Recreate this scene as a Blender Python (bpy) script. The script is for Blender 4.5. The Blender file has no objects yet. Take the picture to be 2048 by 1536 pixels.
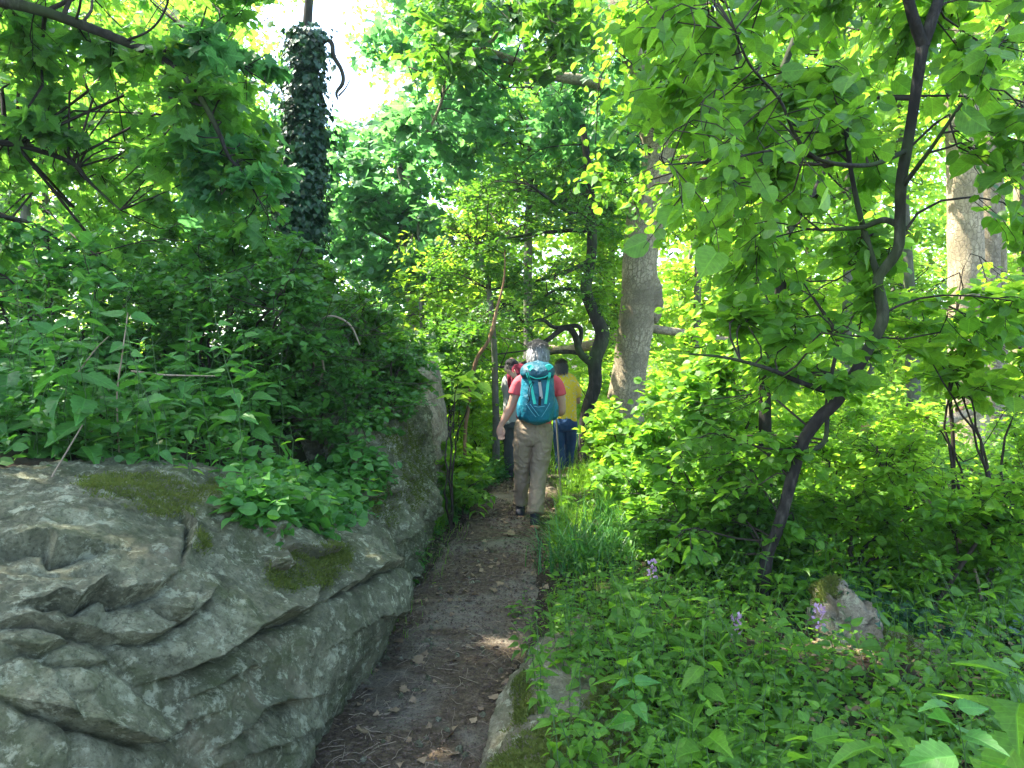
import bpy, math, random
import numpy as np
from mathutils import Vector, Matrix
S = bpy.context.scene
# ------------------------------------------------------------ camera, sky, sun, exposure
F = 1479.0; CZ = 1.6; PITCH = math.radians(-2.86)
cd = bpy.data.cameras.new("camera"); cam = bpy.data.objects.new("camera", cd); S.collection.objects.link(cam)
cam.location = (0, 0, CZ); cam.rotation_euler = (math.pi/2 + PITCH, 0, 0)
cd.sensor_width = 36; cd.lens = 36*F/2048; cd.clip_start = 0.05; cd.clip_end = 1000
S.camera = cam
SUN_EL = math.radians(56); SUN_AZ = math.radians(-75)      # azimuth measured from +y (ahead) towards +x
w = bpy.data.worlds.new("World"); S.world = w; w.use_nodes = True
wn = w.node_tree; sky = wn.nodes.new("ShaderNodeTexSky"); sky.sky_type = 'NISHITA'; sky.sun_disc = False
sky.sun_elevation = SUN_EL; sky.sun_rotation = SUN_AZ; sky.dust_density = 2.0
wn.links.new(sky.outputs[0], wn.nodes["Background"].inputs[0]); wn.nodes["Background"].inputs[1].default_value = 0.15
sl = bpy.data.lights.new("sun", 'SUN'); sl.energy = 4.0; sl.angle = math.radians(0.55); sl.color = (1.0, 0.93, 0.8)
so = bpy.data.objects.new("sun", sl); S.collection.objects.link(so)
SD = Vector((math.sin(SUN_AZ)*math.cos(SUN_EL), math.cos(SUN_AZ)*math.cos(SUN_EL), math.sin(SUN_EL)))
so.rotation_euler = SD.to_track_quat('Z', 'Y').to_euler(); so.location = SD*60
S.view_settings.view_transform = 'Standard'; S.view_settings.look = 'None'; S.view_settings.gamma = 1
S.view_settings.exposure = 2.85
c = S.cycles; c.max_bounces = 7; c.diffuse_bounces = 5; c.transmission_bounces = 5; c.glossy_bounces = 2; c.transparent_max_bounces = 4
c.use_denoising = True; c.sample_clamp_indirect = 8; c.volume_bounces = 1; c.volume_step_rate = 10
rng = np.random.default_rng(7)
# ------------------------------------------------------------ helpers
cp, sp_ = math.cos(PITCH), math.sin(PITCH)
def W(px, py, d):
    """world point seen at photo pixel (px,py) at forward distance d"""
    px, py, d = np.broadcast_arrays(np.asarray(px, float), np.asarray(py, float), np.asarray(d, float))
    a = (px-1024)/F; b = -(py-768)/F
    y = cp - b*sp_; z = sp_ + b*cp
    return np.stack([a*d/y, d, CZ + z*d/y], -1)
def PX(P):
    P = np.asarray(P, float); x = P[..., 0]; y = P[..., 1]; z = P[..., 2]-CZ
    f = y*cp + z*sp_; u = -y*sp_ + z*cp; f = np.where(f < .01, .01, f)
    return 1024+F*x/f, 768-F*u/f
def ss(a, b, x):
    t = np.clip((np.asarray(x, float)-a)/(b-a), 0, 1); return t*t*(3-2*t)
_p = np.random.default_rng(3).permutation(256); _p = np.concatenate([_p, _p, _p])
_g = np.random.default_rng(5).normal(size=(256, 3)); _g /= np.linalg.norm(_g, axis=1)[:, None]
def noise(P):
    P = np.asarray(P, float); i = np.floor(P).astype(int); f = P-i; i &= 255; u = f*f*f*(f*(f*6-15)+10); r = 0
    for dx in (0, 1):
        for dy in (0, 1):
            for dz in (0, 1):
                h = _p[_p[_p[i[..., 0]+dx]+i[..., 1]+dy]+i[..., 2]+dz]
                g = (_g[h]*(f-np.array([dx, dy, dz]))).sum(-1)
                wx = u[..., 0] if dx else 1-u[..., 0]; wy = u[..., 1] if dy else 1-u[..., 1]; wz = u[..., 2] if dz else 1-u[..., 2]
                r = r+g*wx*wy*wz
    return r
def fbm(P, o=4, lac=2.03, gain=.5):
    r = 0; a = 1; P = np.asarray(P, float)
    for k in range(o): r = r+a*noise(P+k*17.3); P = P*lac; a *= gain
    return r
def ridged(P, o=4):
    r = 0; a = 1; P = np.asarray(P, float)
    for k in range(o): r = r+a*(.5-np.abs(noise(P+k*9.1))*1.4); P = P*2.05; a *= .5
    return r
def unit(v): return v/np.maximum(np.linalg.norm(v, axis=-1, keepdims=True), 1e-9)
def link(name, me, mat=None, parent=None, loc=(0, 0, 0)):
    o = bpy.data.objects.new(name, me); S.collection.objects.link(o)
    if mat is not None:
        for m in (mat if isinstance(mat, (list, tuple)) else [mat]): me.materials.append(m)
    if parent is not None: o.parent = parent
    o.location = loc
    return o
def mesh(name, V, Fc, mat=None, parent=None, smooth=True, origin=None):
    """V (n,3), Fc: array (m,k) or list of such arrays; linked as one mesh object, vertices relative to origin"""
    V = np.asarray(V, float).reshape(-1, 3)
    Fl = Fc if isinstance(Fc, list) else [Fc]; Fl = [np.asarray(f, np.int32) for f in Fl if len(f)]
    if parent is not None and origin is None: origin = parent.get('_o')
    V = V-np.asarray(origin, float) if origin is not None else V
    me = bpy.data.meshes.new(name); me.vertices.add(len(V)); me.vertices.foreach_set('co', V.astype(np.float32).ravel())
    idx = np.concatenate([f.ravel() for f in Fl]); cnt = np.concatenate([np.full(len(f), f.shape[1]) for f in Fl])
    st = np.concatenate([[0], np.cumsum(cnt)[:-1]]).astype(np.int32)
    me.loops.add(len(idx)); me.loops.foreach_set('vertex_index', idx); me.polygons.add(len(cnt)); me.polygons.foreach_set('loop_start', st)
    me.polygons.foreach_set('use_smooth', np.full(len(cnt), smooth)); me.update(calc_edges=True)
    o = link(name, me, mat, parent, tuple(origin) if (origin is not None and parent is None) else (0, 0, 0))
    if origin is not None: o['_o'] = [float(v) for v in origin]
    return o
def tag(o, label=None, cat=None, group=None, kind=None):
    if label: o['label'] = label
    if cat: o['category'] = cat
    if group: o['group'] = group
    if kind: o['kind'] = kind
    return o
def thing(name, label, cat, loc, group=None):
    o = bpy.data.objects.new(name, None); S.collection.objects.link(o); o.location = tuple(float(v) for v in loc); o.empty_display_size = .1
    o['_o'] = [float(v) for v in loc]; return tag(o, label, cat, group)
def grid_faces(nu, nv, cu=False, cv=False):
    """vertices indexed i*nv+j"""
    i = np.arange(nu if cu else nu-1); j = np.arange(nv if cv else nv-1); I, J = np.meshgrid(i, j, indexing='ij'); I2 = (I+1) % nu; J2 = (J+1) % nv
    return np.stack([I*nv+J, I2*nv+J, I2*nv+J2, I*nv+J2], -1).reshape(-1, 4)
def catmull(P, n):
    """resample control polyline (k,dim) to n points"""
    P = np.asarray(P, float); k = len(P)
    if k == 2: t = np.linspace(0, 1, n)[:, None]; return P[0]*(1-t)+P[1]*t
    E = np.concatenate([[2*P[0]-P[1]], P, [2*P[-1]-P[-2]]]); t = np.linspace(0, k-1-1e-9, n); i = t.astype(int); f = (t-i).reshape((-1,)+(1,)*(P.ndim-1))
    a, b, c_, d = E[i], E[i+1], E[i+2], E[i+3]
    return .5*((2*b)+(-a+c_)*f+(2*a-5*b+4*c_-d)*f*f+(-a+3*b-3*c_+d)*f**3)
def tubes(P, R, sides=4):
    """P (N,K,3), R (N,K) -> V, F of N open tubes"""
    N, K, _ = P.shape; T = np.gradient(P, axis=1); T = unit(T)
    up = np.where(np.abs(T[..., 2:3]) > .9, np.array([1., 0, 0]), np.array([0, 0, 1.])); A = unit(np.cross(T, up)); B = np.cross(T, A)
    th = np.arange(sides)*2*math.pi/sides
    V = P[:, :, None]+R[:, :, None, None]*(A[:, :, None]*np.cos(th)[:, None]+B[:, :, None]*np.sin(th)[:, None])
    f = grid_faces(K, sides, cv=True); Fc = (f[None]+(np.arange(N)*K*sides)[:, None, None]).reshape(-1, 4)
    return V.reshape(-1, 3), Fc
def limb_mesh(ctrl, n=40, sides=14, rough=.06, seed=0, freq=5., cap=True, ridge=0):
    """ctrl rows (x,y,z,r) -> one bark-covered bough"""
    C = catmull(ctrl, n); P = C[:, :3]; R = C[:, 3]; T = unit(np.gradient(P, axis=0))
    A = np.zeros_like(P); a = np.cross(T[0], [0.3, .9, .1]); a /= np.linalg.norm(a)
    for i in range(n): a = a-T[i]*a.dot(T[i]); a /= np.linalg.norm(a); A[i] = a
    B = np.cross(T, A); th = np.arange(sides)*2*math.pi/sides
    D = A[:, None]*np.cos(th)[:, None]+B[:, None]*np.sin(th)[:, None]
    V = P[:, None]+R[:, None, None]*D
    q = V/np.maximum(R.mean(), .01)*.35*freq/5+seed
    k = 1+rough*fbm(q, 3)*2
    if ridge: k = k+ridge*np.sin(th*5+seed)[None]*np.linspace(1, .2, n)[:, None]
    V = P[:, None]+(R[:, None]*k)[..., None]*D
    V = V.reshape(-1, 3); Fc = [grid_faces(n, sides, cv=True)]
    if cap:
        b = len(V); V = np.concatenate([V, P[:1], P[-1:]]); j = np.arange(sides); j2 = (j+1) % sides
        Fc += [np.stack([j2, j, np.full(sides, b)], -1), np.stack([(n-1)*sides+j, (n-1)*sides+j2, np.full(sides, b+1)], -1)]
    return V, Fc
def join(parts):
    V = []; Fs = {}; o = 0
    for v, f in parts:
        v = np.asarray(v).reshape(-1, 3)
        for q in (f if isinstance(f, list) else [f]):
            q = np.asarray(q)
            if len(q): Fs.setdefault(q.shape[1], []).append(q+o)
        V.append(v); o += len(v)
    return np.concatenate(V), [np.concatenate(x) for x in Fs.values()]
# leaf outlines: fan round (0.4,0); x along the blade, y across
def tmpl(half, cx=.42, fold=.22, droop=.25):
    h = np.array(half, float); o = np.concatenate([h, (h[::-1]*[1, -1])[(1 if h[-1][1] == 0 else 0):(-1 if h[0][1] == 0 else None)]])
    V = np.concatenate([[[cx, 0]], o]); z = fold*np.abs(V[:, 1])-droop*(V[:, 0]**2)*.6
    n = len(o); i = np.arange(n); Fc = np.stack([np.zeros(n, int), 1+i, 1+(i+1) % n], -1)[:, ::-1]
    return np.column_stack([V, z]), Fc
T_OVATE = tmpl([(0, 0), (.08, .2), (.28, .36), (.52, .37), (.76, .24), (.9, .09), (1.02, 0)])
T_HAZEL = tmpl([(0.04, 0), (-.04, .16), (.12, .36), (.36, .46), (.6, .42), (.7, .37), (.82, .24), (.88, .1), (1.05, 0)])
_n = [(0, 0), (.03, .17), (.12, .30), (.17, .26), (.26, .35), (.31, .29), (.42, .33), (.47, .26), (.57, .27), (.62, .2), (.72, .19), (.77, .12), (.87, .1), (1.06, 0)]
T_NETTLE = tmpl(_n, .35, .2, .35)
T_MAPLE = tmpl([(0.08, 0), (-.12, .2), (.05, .26), (.1, .5), (.24, .42), (.36, .66), (.46, .5), (.62, .5), (.6, .32), (.66, .17), (.82, .2), (1.04, 0)], .38, .12, .3)
T_IVY = tmpl([(0.1, 0), (-.08, .3), (.15, .36), (.38, .5), (.5, .26), (.95, 0)], .35, .15, .2)
T_LANCE = tmpl([(0, 0), (.2, .13), (.5, .17), (.8, .09), (1.05, 0)], .45, .3, .4)
T_SMALL = tmpl([(0, 0), (.25, .3), (.65, .28), (1., 0)], .45, .25, .25)
T_QUAD = (np.array([[0, 0, 0], [.5, .33, .06], [1, 0, -.12], [.5, -.33, .06]]), np.array([[0, 1, 2, 3]]))
T_FLAKE = (np.array([[0, 0, 0], [.4, .36, .1], [1, .08, -.04], [.55, -.34, .12]]), np.array([[0, 3, 2, 1]]))
T_MAPLE_S = tmpl([(0.05, 0), (-.05, .25), (.12, .3), (.3, .62), (.5, .34), (.66, .3), (1.02, 0)], .38, .12, .3)
def leaves(P, D, N, size, T):
    """P,D,N (n,3): base, direction, normal"""
    D = unit(D); Y = unit(np.cross(N, D)); zc = np.random.default_rng(len(P)).uniform(.2, 2.2, (len(P), 1, 1)); Z = np.cross(D, Y); TV, TF = T; s = np.asarray(size, float).reshape(-1, 1, 1)*np.ones((len(P), 1, 1))
    V = P[:, None]+s*(TV[None, :, 0:1]*D[:, None]+TV[None, :, 1:2]*Y[:, None]+zc*TV[None, :, 2:3]*Z[:, None])
    Fc = (TF[None]+(np.arange(len(P))*len(TV))[:, None, None]).reshape(-1, TF.shape[1])
    return V.reshape(-1, 3), Fc
def vein(o, T):
    n = len(o.data.vertices)//len(T[0]); a = o.data.attributes.new('lc', 'FLOAT_VECTOR', 'POINT'); a.data.foreach_set('vector', np.tile(T[0], (n, 1)).astype(np.float32).ravel()); return o
def rdir(n, zs=1.): v = rng.normal(size=(n, 3)); v[:, 2] *= zs; return unit(v)
# ------------------------------------------------------------ materials
class NT:
    def __init__(s, name):
        s.m = bpy.data.materials.new(name); s.m.use_nodes = True; s.t = s.m.node_tree; s.N = s.t.nodes; s.b = s.N["Principled BSDF"]; s.out = s.N["Material Output"]
    def n(s, typ, **k):
        x = s.N.new(typ)
        for a, v in k.items():
            if hasattr(x, a): setattr(x, a, v)
            else: x.inputs[a.replace('_', ' ')].default_value = v
        return x
    def l(s, a, b): s.t.links.new(a, b)
    def ramp(s, fac, stops, interp='LINEAR'):
        r = s.N.new("ShaderNodeValToRGB"); r.color_ramp.interpolation = interp; e = r.color_ramp.elements
        while len(e) < len(stops): e.new(.5)
        for q, (p, col) in zip(e, stops): q.position = p; q.color = (*col, 1) if len(col) == 3 else col
        s.l(fac, r.inputs[0]); return r.outputs[0]
    def noise(s, scale, detail=5, rough=.6, vec=None, dist=0.):
        x = s.N.new("ShaderNodeTexNoise"); x.inputs['Scale'].default_value = scale; x.inputs['Detail'].default_value = detail; x.inputs['Roughness'].default_value = rough; x.inputs['Distortion'].default_value = dist
        if vec is not None: s.l(vec, x.inputs['Vector'])
        return x.outputs[0]
    def pos(s): return s.n("ShaderNodeNewGeometry").outputs['Position']
    def scaled(s, v, sc, rot=(0, 0, 0)):
        m = s.N.new("ShaderNodeMapping"); m.inputs['Scale'].default_value = sc; m.inputs['Rotation'].default_value = rot; s.l(v, m.inputs[0]); return m.outputs[0]
    def mix(s, f, a, b, mode='MIX'):
        m = s.N.new("ShaderNodeMix"); m.data_type = 'RGBA'; m.blend_type = mode
        for v, i in ((f, 0), (a, 6), (b, 7)):
            if isinstance(v, (int, float)): m.inputs[i].default_value = v
            elif isinstance(v, tuple): m.inputs[i].default_value = (*v, 1)
            else: s.l(v, m.inputs[i])
        return m.outputs[2]
    def bump(s, h, dist, strength=1., prev=None):
        b = s.N.new("ShaderNodeBump"); b.inputs['Distance'].default_value = dist; b.inputs['Strength'].default_value = strength; s.l(h, b.inputs['Height'])
        if prev is not None: s.l(prev, b.inputs['Normal'])
        s.l(b.outputs[0], s.b.inputs['Normal']); return b.outputs[0]
    def base(s, col, rough=.8, spec=.3):
        if isinstance(col, tuple): s.b.inputs['Base Color'].default_value = (*col, 1)
        else: s.l(col, s.b.inputs['Base Color'])
        s.b.inputs['Roughness'].default_value = rough; s.b.inputs['Specular IOR Level'].default_value = spec; return s.m
def leafmat(name, c1, c2, t1, t2, trans=.5, rough=.45, spec=.35):
    """c: surface colour range, t: colour of light passing through; random per leaf"""
    k = NT(name); g = k.n("ShaderNodeNewGeometry"); r = g.outputs['Random Per Island']
    big = k.noise(.6, 2, .5, g.outputs['Position'])
    f = k.n("ShaderNodeMath", operation='MULTIPLY_ADD'); k.l(big, f.inputs[0]); f.inputs[1].default_value = .9; 
    h = k.n("ShaderNodeMath", operation='MULTIPLY'); k.l(r, h.inputs[0]); h.inputs[1].default_value = .62; k.l(h.outputs[0], f.inputs[2])
    f2 = k.n("ShaderNodeMath", operation='SUBTRACT'); k.l(f.outputs[0], f2.inputs[0]); f2.inputs[1].default_value = .22; f2.use_clamp = True
    fine = k.ramp(k.noise(55, 3, .6, g.outputs['Position']), [(.3, (.78,)*3), (.7, (1.15,)*3)])
    at = k.n("ShaderNodeAttribute", attribute_name='lc'); sx = k.n("ShaderNodeSeparateXYZ"); k.l(at.outputs['Vector'], sx.inputs[0])
    def M(op, a, b=None, c=None):
        m = k.n("ShaderNodeMath", operation=op)
        for i, v in enumerate((a, b, c)):
            if v is None: continue
            if isinstance(v, (int, float)): m.inputs[i].default_value = v
            else: k.l(v, m.inputs[i])
        return m.outputs[0]
    ay = M('ABSOLUTE', sx.outputs[1]); side = M('FRACT', M('MULTIPLY', M('SUBTRACT', sx.outputs[0], M('MULTIPLY', ay, .75)), 8.)); rib = M('LESS_THAN', ay, .018); sv = M('LESS_THAN', side, .13)
    vn = M('MULTIPLY', M('MAXIMUM', rib, M('MULTIPLY', sv, .6)), M('GREATER_THAN', sx.outputs[0], .001))
    fine = k.mix(M('MULTIPLY', vn, .55), fine, (1.7, 1.6, 1.9)); k.bump(side, .002, .35)
    k.base(k.mix(1., k.mix(f2.outputs[0], c1, c2), fine, 'MULTIPLY'), rough, spec)
    tr = k.n("ShaderNodeBsdfTranslucent"); k.l(k.mix(1., k.mix(f2.outputs[0], t1, t2), fine, 'MULTIPLY'), tr.inputs[0])
    ms = k.n("ShaderNodeMixShader"); ms.inputs[0].default_value = trans; k.l(k.b.outputs[0], ms.inputs[1]); k.l(tr.outputs[0], ms.inputs[2]); k.l(ms.outputs[0], k.out.inputs[0])
    return k.m
L = {}
L['maple'] = leafmat('maple_leaf', (.04, .12, .028), (.075, .19, .03), (.15, .42, .045), (.3, .62, .05))
L['blue'] = leafmat('haze_tinted_leaf', (.033, .115, .045), (.06, .17, .05), (.11, .38, .1), (.21, .53, .11))  # bluish lens veil of the upper left put into the leaf colour
L['hazel'] = leafmat('hazel_leaf', (.04, .115, .012), (.085, .21, .016), (.15, .39, .02), (.32, .62, .035), .48)
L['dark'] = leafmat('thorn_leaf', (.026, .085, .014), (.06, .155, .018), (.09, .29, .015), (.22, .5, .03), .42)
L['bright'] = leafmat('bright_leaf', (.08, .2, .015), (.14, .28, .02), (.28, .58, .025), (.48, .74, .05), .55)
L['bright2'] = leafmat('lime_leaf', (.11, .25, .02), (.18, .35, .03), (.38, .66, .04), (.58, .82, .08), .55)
L['nettle'] = leafmat('nettle_leaf', (.03, .12, .026), (.07, .2, .028), (.08, .32, .035), (.17, .47, .035), .35, .5)
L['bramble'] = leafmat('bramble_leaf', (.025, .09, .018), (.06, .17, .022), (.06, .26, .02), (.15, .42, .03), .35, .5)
L['ivy'] = leafmat('ivy_leaf', (.01, .042, .02), (.03, .09, .032), (.015, .09, .02), (.04, .16, .03), .15, .4, .4)
L['grass'] = leafmat('grass_blade', (.06, .17, .015), (.14, .3, .025), (.16, .42, .02), (.38, .66, .04), .42)
L['tussock'] = leafmat('sedge_blade', (.02, .09, .025), (.05, .16, .03), (.05, .24, .03), (.12, .38, .04), .3, .35)
L['moss'] = leafmat('moss_frond', (.04, .07, .014), (.13, .15, .035), (.1, .15, .01), (.2, .25, .02), .25, .9, .1)
L['dry'] = leafmat('dry_leaf', (.1, .065, .04), (.3, .22, .13), (.12, .07, .03), (.25, .15, .07), .15, .8, .15)
L['litter'] = leafmat('litter_chip', (.035, .026, .022), (.16, .115, .085), (.03, .02, .01), (.05, .03, .02), .05, .9, .15)
def bark(name, dark, mid, light, scale=14., stretch=.3, depth=.012, cell=None, green=0.):
    k = NT(name); p = k.n("ShaderNodeTexCoord").outputs['Object']; v = k.scaled(p, (1, 1, stretch)); n1 = k.noise(scale, 7, .68, v, .4); n2 = k.noise(2.2, 4, .6, p)
    col = k.ramp(n1, [(.3, dark), (.5, mid), (.72, light)])
    col = k.mix(k.ramp(n2, [(.42, (0, 0, 0)), (.62, (1, 1, 1))]), col, tuple(x*.62 for x in mid))
    if green: col = k.mix(k.ramp(k.noise(1.3, 3, .5, p), [(.5, (0, 0, 0)), (.62, (green,)*3)]), col, (.06, .1, .025))
    h = n1
    if cell:
        vo = k.n("ShaderNodeTexVoronoi", feature='DISTANCE_TO_EDGE'); vo.inputs['Scale'].default_value = cell
        k.l(k.mix(.12, k.scaled(p, (1, 1, .75)), k.noise(cell*.6, 3, .5, p)), vo.inputs['Vector'])
        cr = k.ramp(vo.outputs[0], [(0, (0, 0, 0)), (.09, (1, 1, 1))]); col = k.mix(cr, tuple(x*.5 for x in mid), col)
        h = k.mix(.5, n1, cr)
    k.bump(h, depth, .9); return k.base(col, .9, .15)
B = {'dark': bark('dark_bark', (.008, .007, .006), (.032, .028, .023), (.1, .09, .072), 26, .35, .009, None, .5),
     'oak': bark('grey_plated_bark', (.15, .12, .08), (.34, .28, .185), (.48, .41, .28), 22, .35, .018, 21.),
     'pale': bark('pale_flaking_bark', (.15, .12, .07), (.38, .31, .2), (.55, .47, .31), 12, .2, .015, 17.),
     'grey': bark('grey_smooth_bark', (.07, .065, .055), (.16, .15, .125), (.26, .24, .2), 16, .3, .006, None, .6),
     'ivied': bark('ivied_bark', (.02, .02, .018), (.06, .055, .045), (.11, .1, .085), 18, .3, .01, None, .8),
     'twig': bark('twig_bark', (.018, .014, .01), (.04, .032, .024), (.08, .065, .05), 40, .4, .002),
     'straw': bark('dead_stem', (.16, .12, .08), (.28, .22, .15), (.4, .33, .24), 40, .2, .001),
     'rot': bark('rotten_wood', (.05, .03, .018), (.2, .115, .06), (.45, .29, .17), 20, .2, .02)}
k = NT('green_stem'); B['green'] = k.base((.045, .1, .025), .6)
def rockmat(name, dark, mid, light, moss=.35, warm=(.3, .25, .16)):
    k = NT(name); p = k.pos(); wv = k.n("ShaderNodeMix", data_type='VECTOR') ; 
    n1 = k.noise(6, 10, .76, p, .15); n2 = k.noise(1.9, 7, .68, p, .3); n3 = k.noise(70, 6, .75, p); n4 = k.noise(17, 7, .74, p, .2)
    col = k.ramp(n1, [(.3, dark), (.47, mid), (.64, light)])
    col = k.mix(k.ramp(n2, [(.4, (0, 0, 0)), (.6, (.85,)*3)]), col, tuple(a*.5+b*.35 for a, b in zip(mid, dark)))
    col = k.mix(k.ramp(n4, [(.54, (0, 0, 0)), (.68, (.55,)*3)]), col, tuple(min(1, x*1.15) for x in light))
    col = k.mix(k.ramp(n3, [(.36, (.7,)*3), (.5, (0, 0, 0))]), col, tuple(x*.35 for x in mid))
    col = k.mix(k.ramp(k.noise(3.1, 5, .65, k.scaled(p, (1, 1, 1), (1, 2, 0)), .6), [(.53, (0, 0, 0)), (.7, (.5,)*3)]), col, warm)
    mm = k.n("ShaderNodeMath", operation='MULTIPLY'); k.l(k.ramp(k.noise(3.6, 7, .72, p, .7), [(.45, (0, 0, 0)), (.66, (1, 1, 1))]), mm.inputs[0]); mm.inputs[1].default_value = moss
    col = k.mix(mm.outputs[0], col, (.075, .095, .03))
    vo = k.n("ShaderNodeTexVoronoi", feature='DISTANCE_TO_EDGE'); vo.inputs['Scale'].default_value = 2.1; k.l(k.mix(.45, k.scaled(p, (1, 1, 1.6), (.35, -.25, 0)), k.noise(2.2, 6, .7, p)), vo.inputs[0])
    cr = k.ramp(vo.outputs[0], [(0, (.55,)*3), (.012, (1, 1, 1))]); col = k.mix(cr, tuple(x*.6 for x in dark), col)
    col = k.mix(k.ramp(k.noise(15, 9, .78, p, .15), [(.53, (0, 0, 0)), (.6, (.8,)*3)]), col, (.4, .41, .27))
    col = k.mix(k.ramp(k.noise(2.6, 6, .7, p, .4), [(.52, (0, 0, 0)), (.68, (.6,)*3)]), col, (.055, .06, .035))
    b = k.bump(n1, .07, .9); b = k.bump(cr, .006, .5, b); b = k.bump(n4, .02, .8, b); k.bump(n3, .009, .9, b)
    return k.base(col, .92, .15)
R1 = rockmat('grey_limestone', (.045, .048, .026), (.165, .165, .098), (.32, .32, .2), .6)
R2 = rockmat('pale_limestone', (.12, .1, .07), (.3, .26, .185), (.46, .4, .29), .15, (.4, .3, .17))
R3 = rockmat('mossy_limestone', (.08, .075, .04), (.24, .215, .135), (.42, .38, .26), .75)
k = NT('forest_soil'); p = k.pos(); n1 = k.noise(14, 8, .7, p)
col = k.ramp(n1, [(.3, (.018, .014, .01)), (.55, (.045, .034, .022)), (.75, (.1, .075, .05))]); col = k.mix(k.ramp(k.noise(1.2, 4, .6, p), [(.45, (0, 0, 0)), (.6, (.6,)*3)]), col, (.035, .055, .015))
k.bump(n1, .03); SOIL = k.base(col, .95, .1)
k = NT('trodden_earth'); p = k.pos(); n1 = k.noise(26, 9, .75, p); n2 = k.noise(1.6, 4, .55, p, .3)
col = k.ramp(n1, [(.3, (.034, .025, .015)), (.5, (.1, .074, .045)), (.72, (.23, .178, .115))]); col = k.mix(k.ramp(n2, [(.48, (0, 0, 0)), (.6, (.85,)*3)]), col, (.2, .175, .13))
col = k.mix(k.ramp(k.noise(90, 4, .7, p), [(.35, (.6,)*3), (.5, (0, 0, 0))]), col, (.03, .024, .02))
b = k.bump(n1, .02); k.bump(k.noise(90, 5, .7, p), .006, .8, b); EARTH = k.base(col, .95, .12)
# ------------------------------------------------------------ ground and path
PCY = np.array([-2, 2.7, 3.4, 4.2, 5.5, 7.7, 9, 10.5, 13, 18.]); PCX = np.array([-.75, -.5, -.42, -.27, -.2, .0, .3, .75, 1.5, 2.0])
def pathx(y): return np.interp(y, PCY, PCX)
def gz(x, y):
    x = np.asarray(x, float); y = np.asarray(y, float)
    z = -.2*ss(8, 11, y)-.25*ss(11, 20, y)
    xb = np.where(y < 3, -1.3-(3-y)*1.3, -1.15)
    xb = xb+.25*ss(4.5, 6.5, y)
    hb = 1.0+.25*ss(-1.2, -3.5, x)
    z = z+hb*ss(0, .45, xb-x)*(1-.75*ss(8.0, 11, y))
    z = z+.12*ss(.45, 1.0, x-pathx(y))-.35*ss(1.6, 4.5, x)*(1-ss(6, 12, y))
    z = z+.5*ss(6, 25, x)+.6*ss(4, 16, -x)
    q = np.stack([x, y, 0*x], -1); off = ss(.4, .9, np.abs(x-pathx(y)))
    return z+fbm(q*.35, 3)*.25*ss(1.5, 5, np.abs(x-pathx(y)))+fbm(q*1.7, 3)*(.03+.07*off)
ax = np.unique(np.concatenate([np.arange(-5, 5, .06), np.arange(-30, 30, .6), np.linspace(-220, 220, 45)])); ay = np.unique(np.concatenate([np.arange(.8, 11, .06), np.arange(-20, 45, .6), np.linspace(-60, 320, 45)]))
X, Y = np.meshgrid(ax, ay, indexing='ij')
tag(mesh('ground', np.stack([X, Y, gz(X, Y)], -1), grid_faces(len(ax), len(ay)), SOIL), 'dark leafy soil of the wood', kind='structure')
ny, nx = 400, 42; yy = np.linspace(-1, 17, ny)[:, None]; uu = np.linspace(-1, 1, nx)[None]
hw = .47+.1*noise(np.stack([yy*1.3, 0*yy, 0*yy], -1))-.06*ss(4.6, 6, yy); Y2 = yy+0*uu; U2 = np.sign(uu)+0*yy; hw = hw+.05*fbm(np.stack([Y2*2.4+9*U2, U2, 0*Y2], -1), 4); xx = pathx(yy)+uu*hw; YY = yy+0*uu
zz = gz(xx, YY)+.012-.04*ss(.75, 1, np.abs(uu))*(1+0*yy)+fbm(np.stack([xx, YY, 0*xx], -1)*7, 3)*.012
tag(mesh('path', np.stack([xx, YY, zz], -1), grid_faces(ny, nx), EARTH), 'trodden earth footpath beside the rocks', kind='structure')
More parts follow.
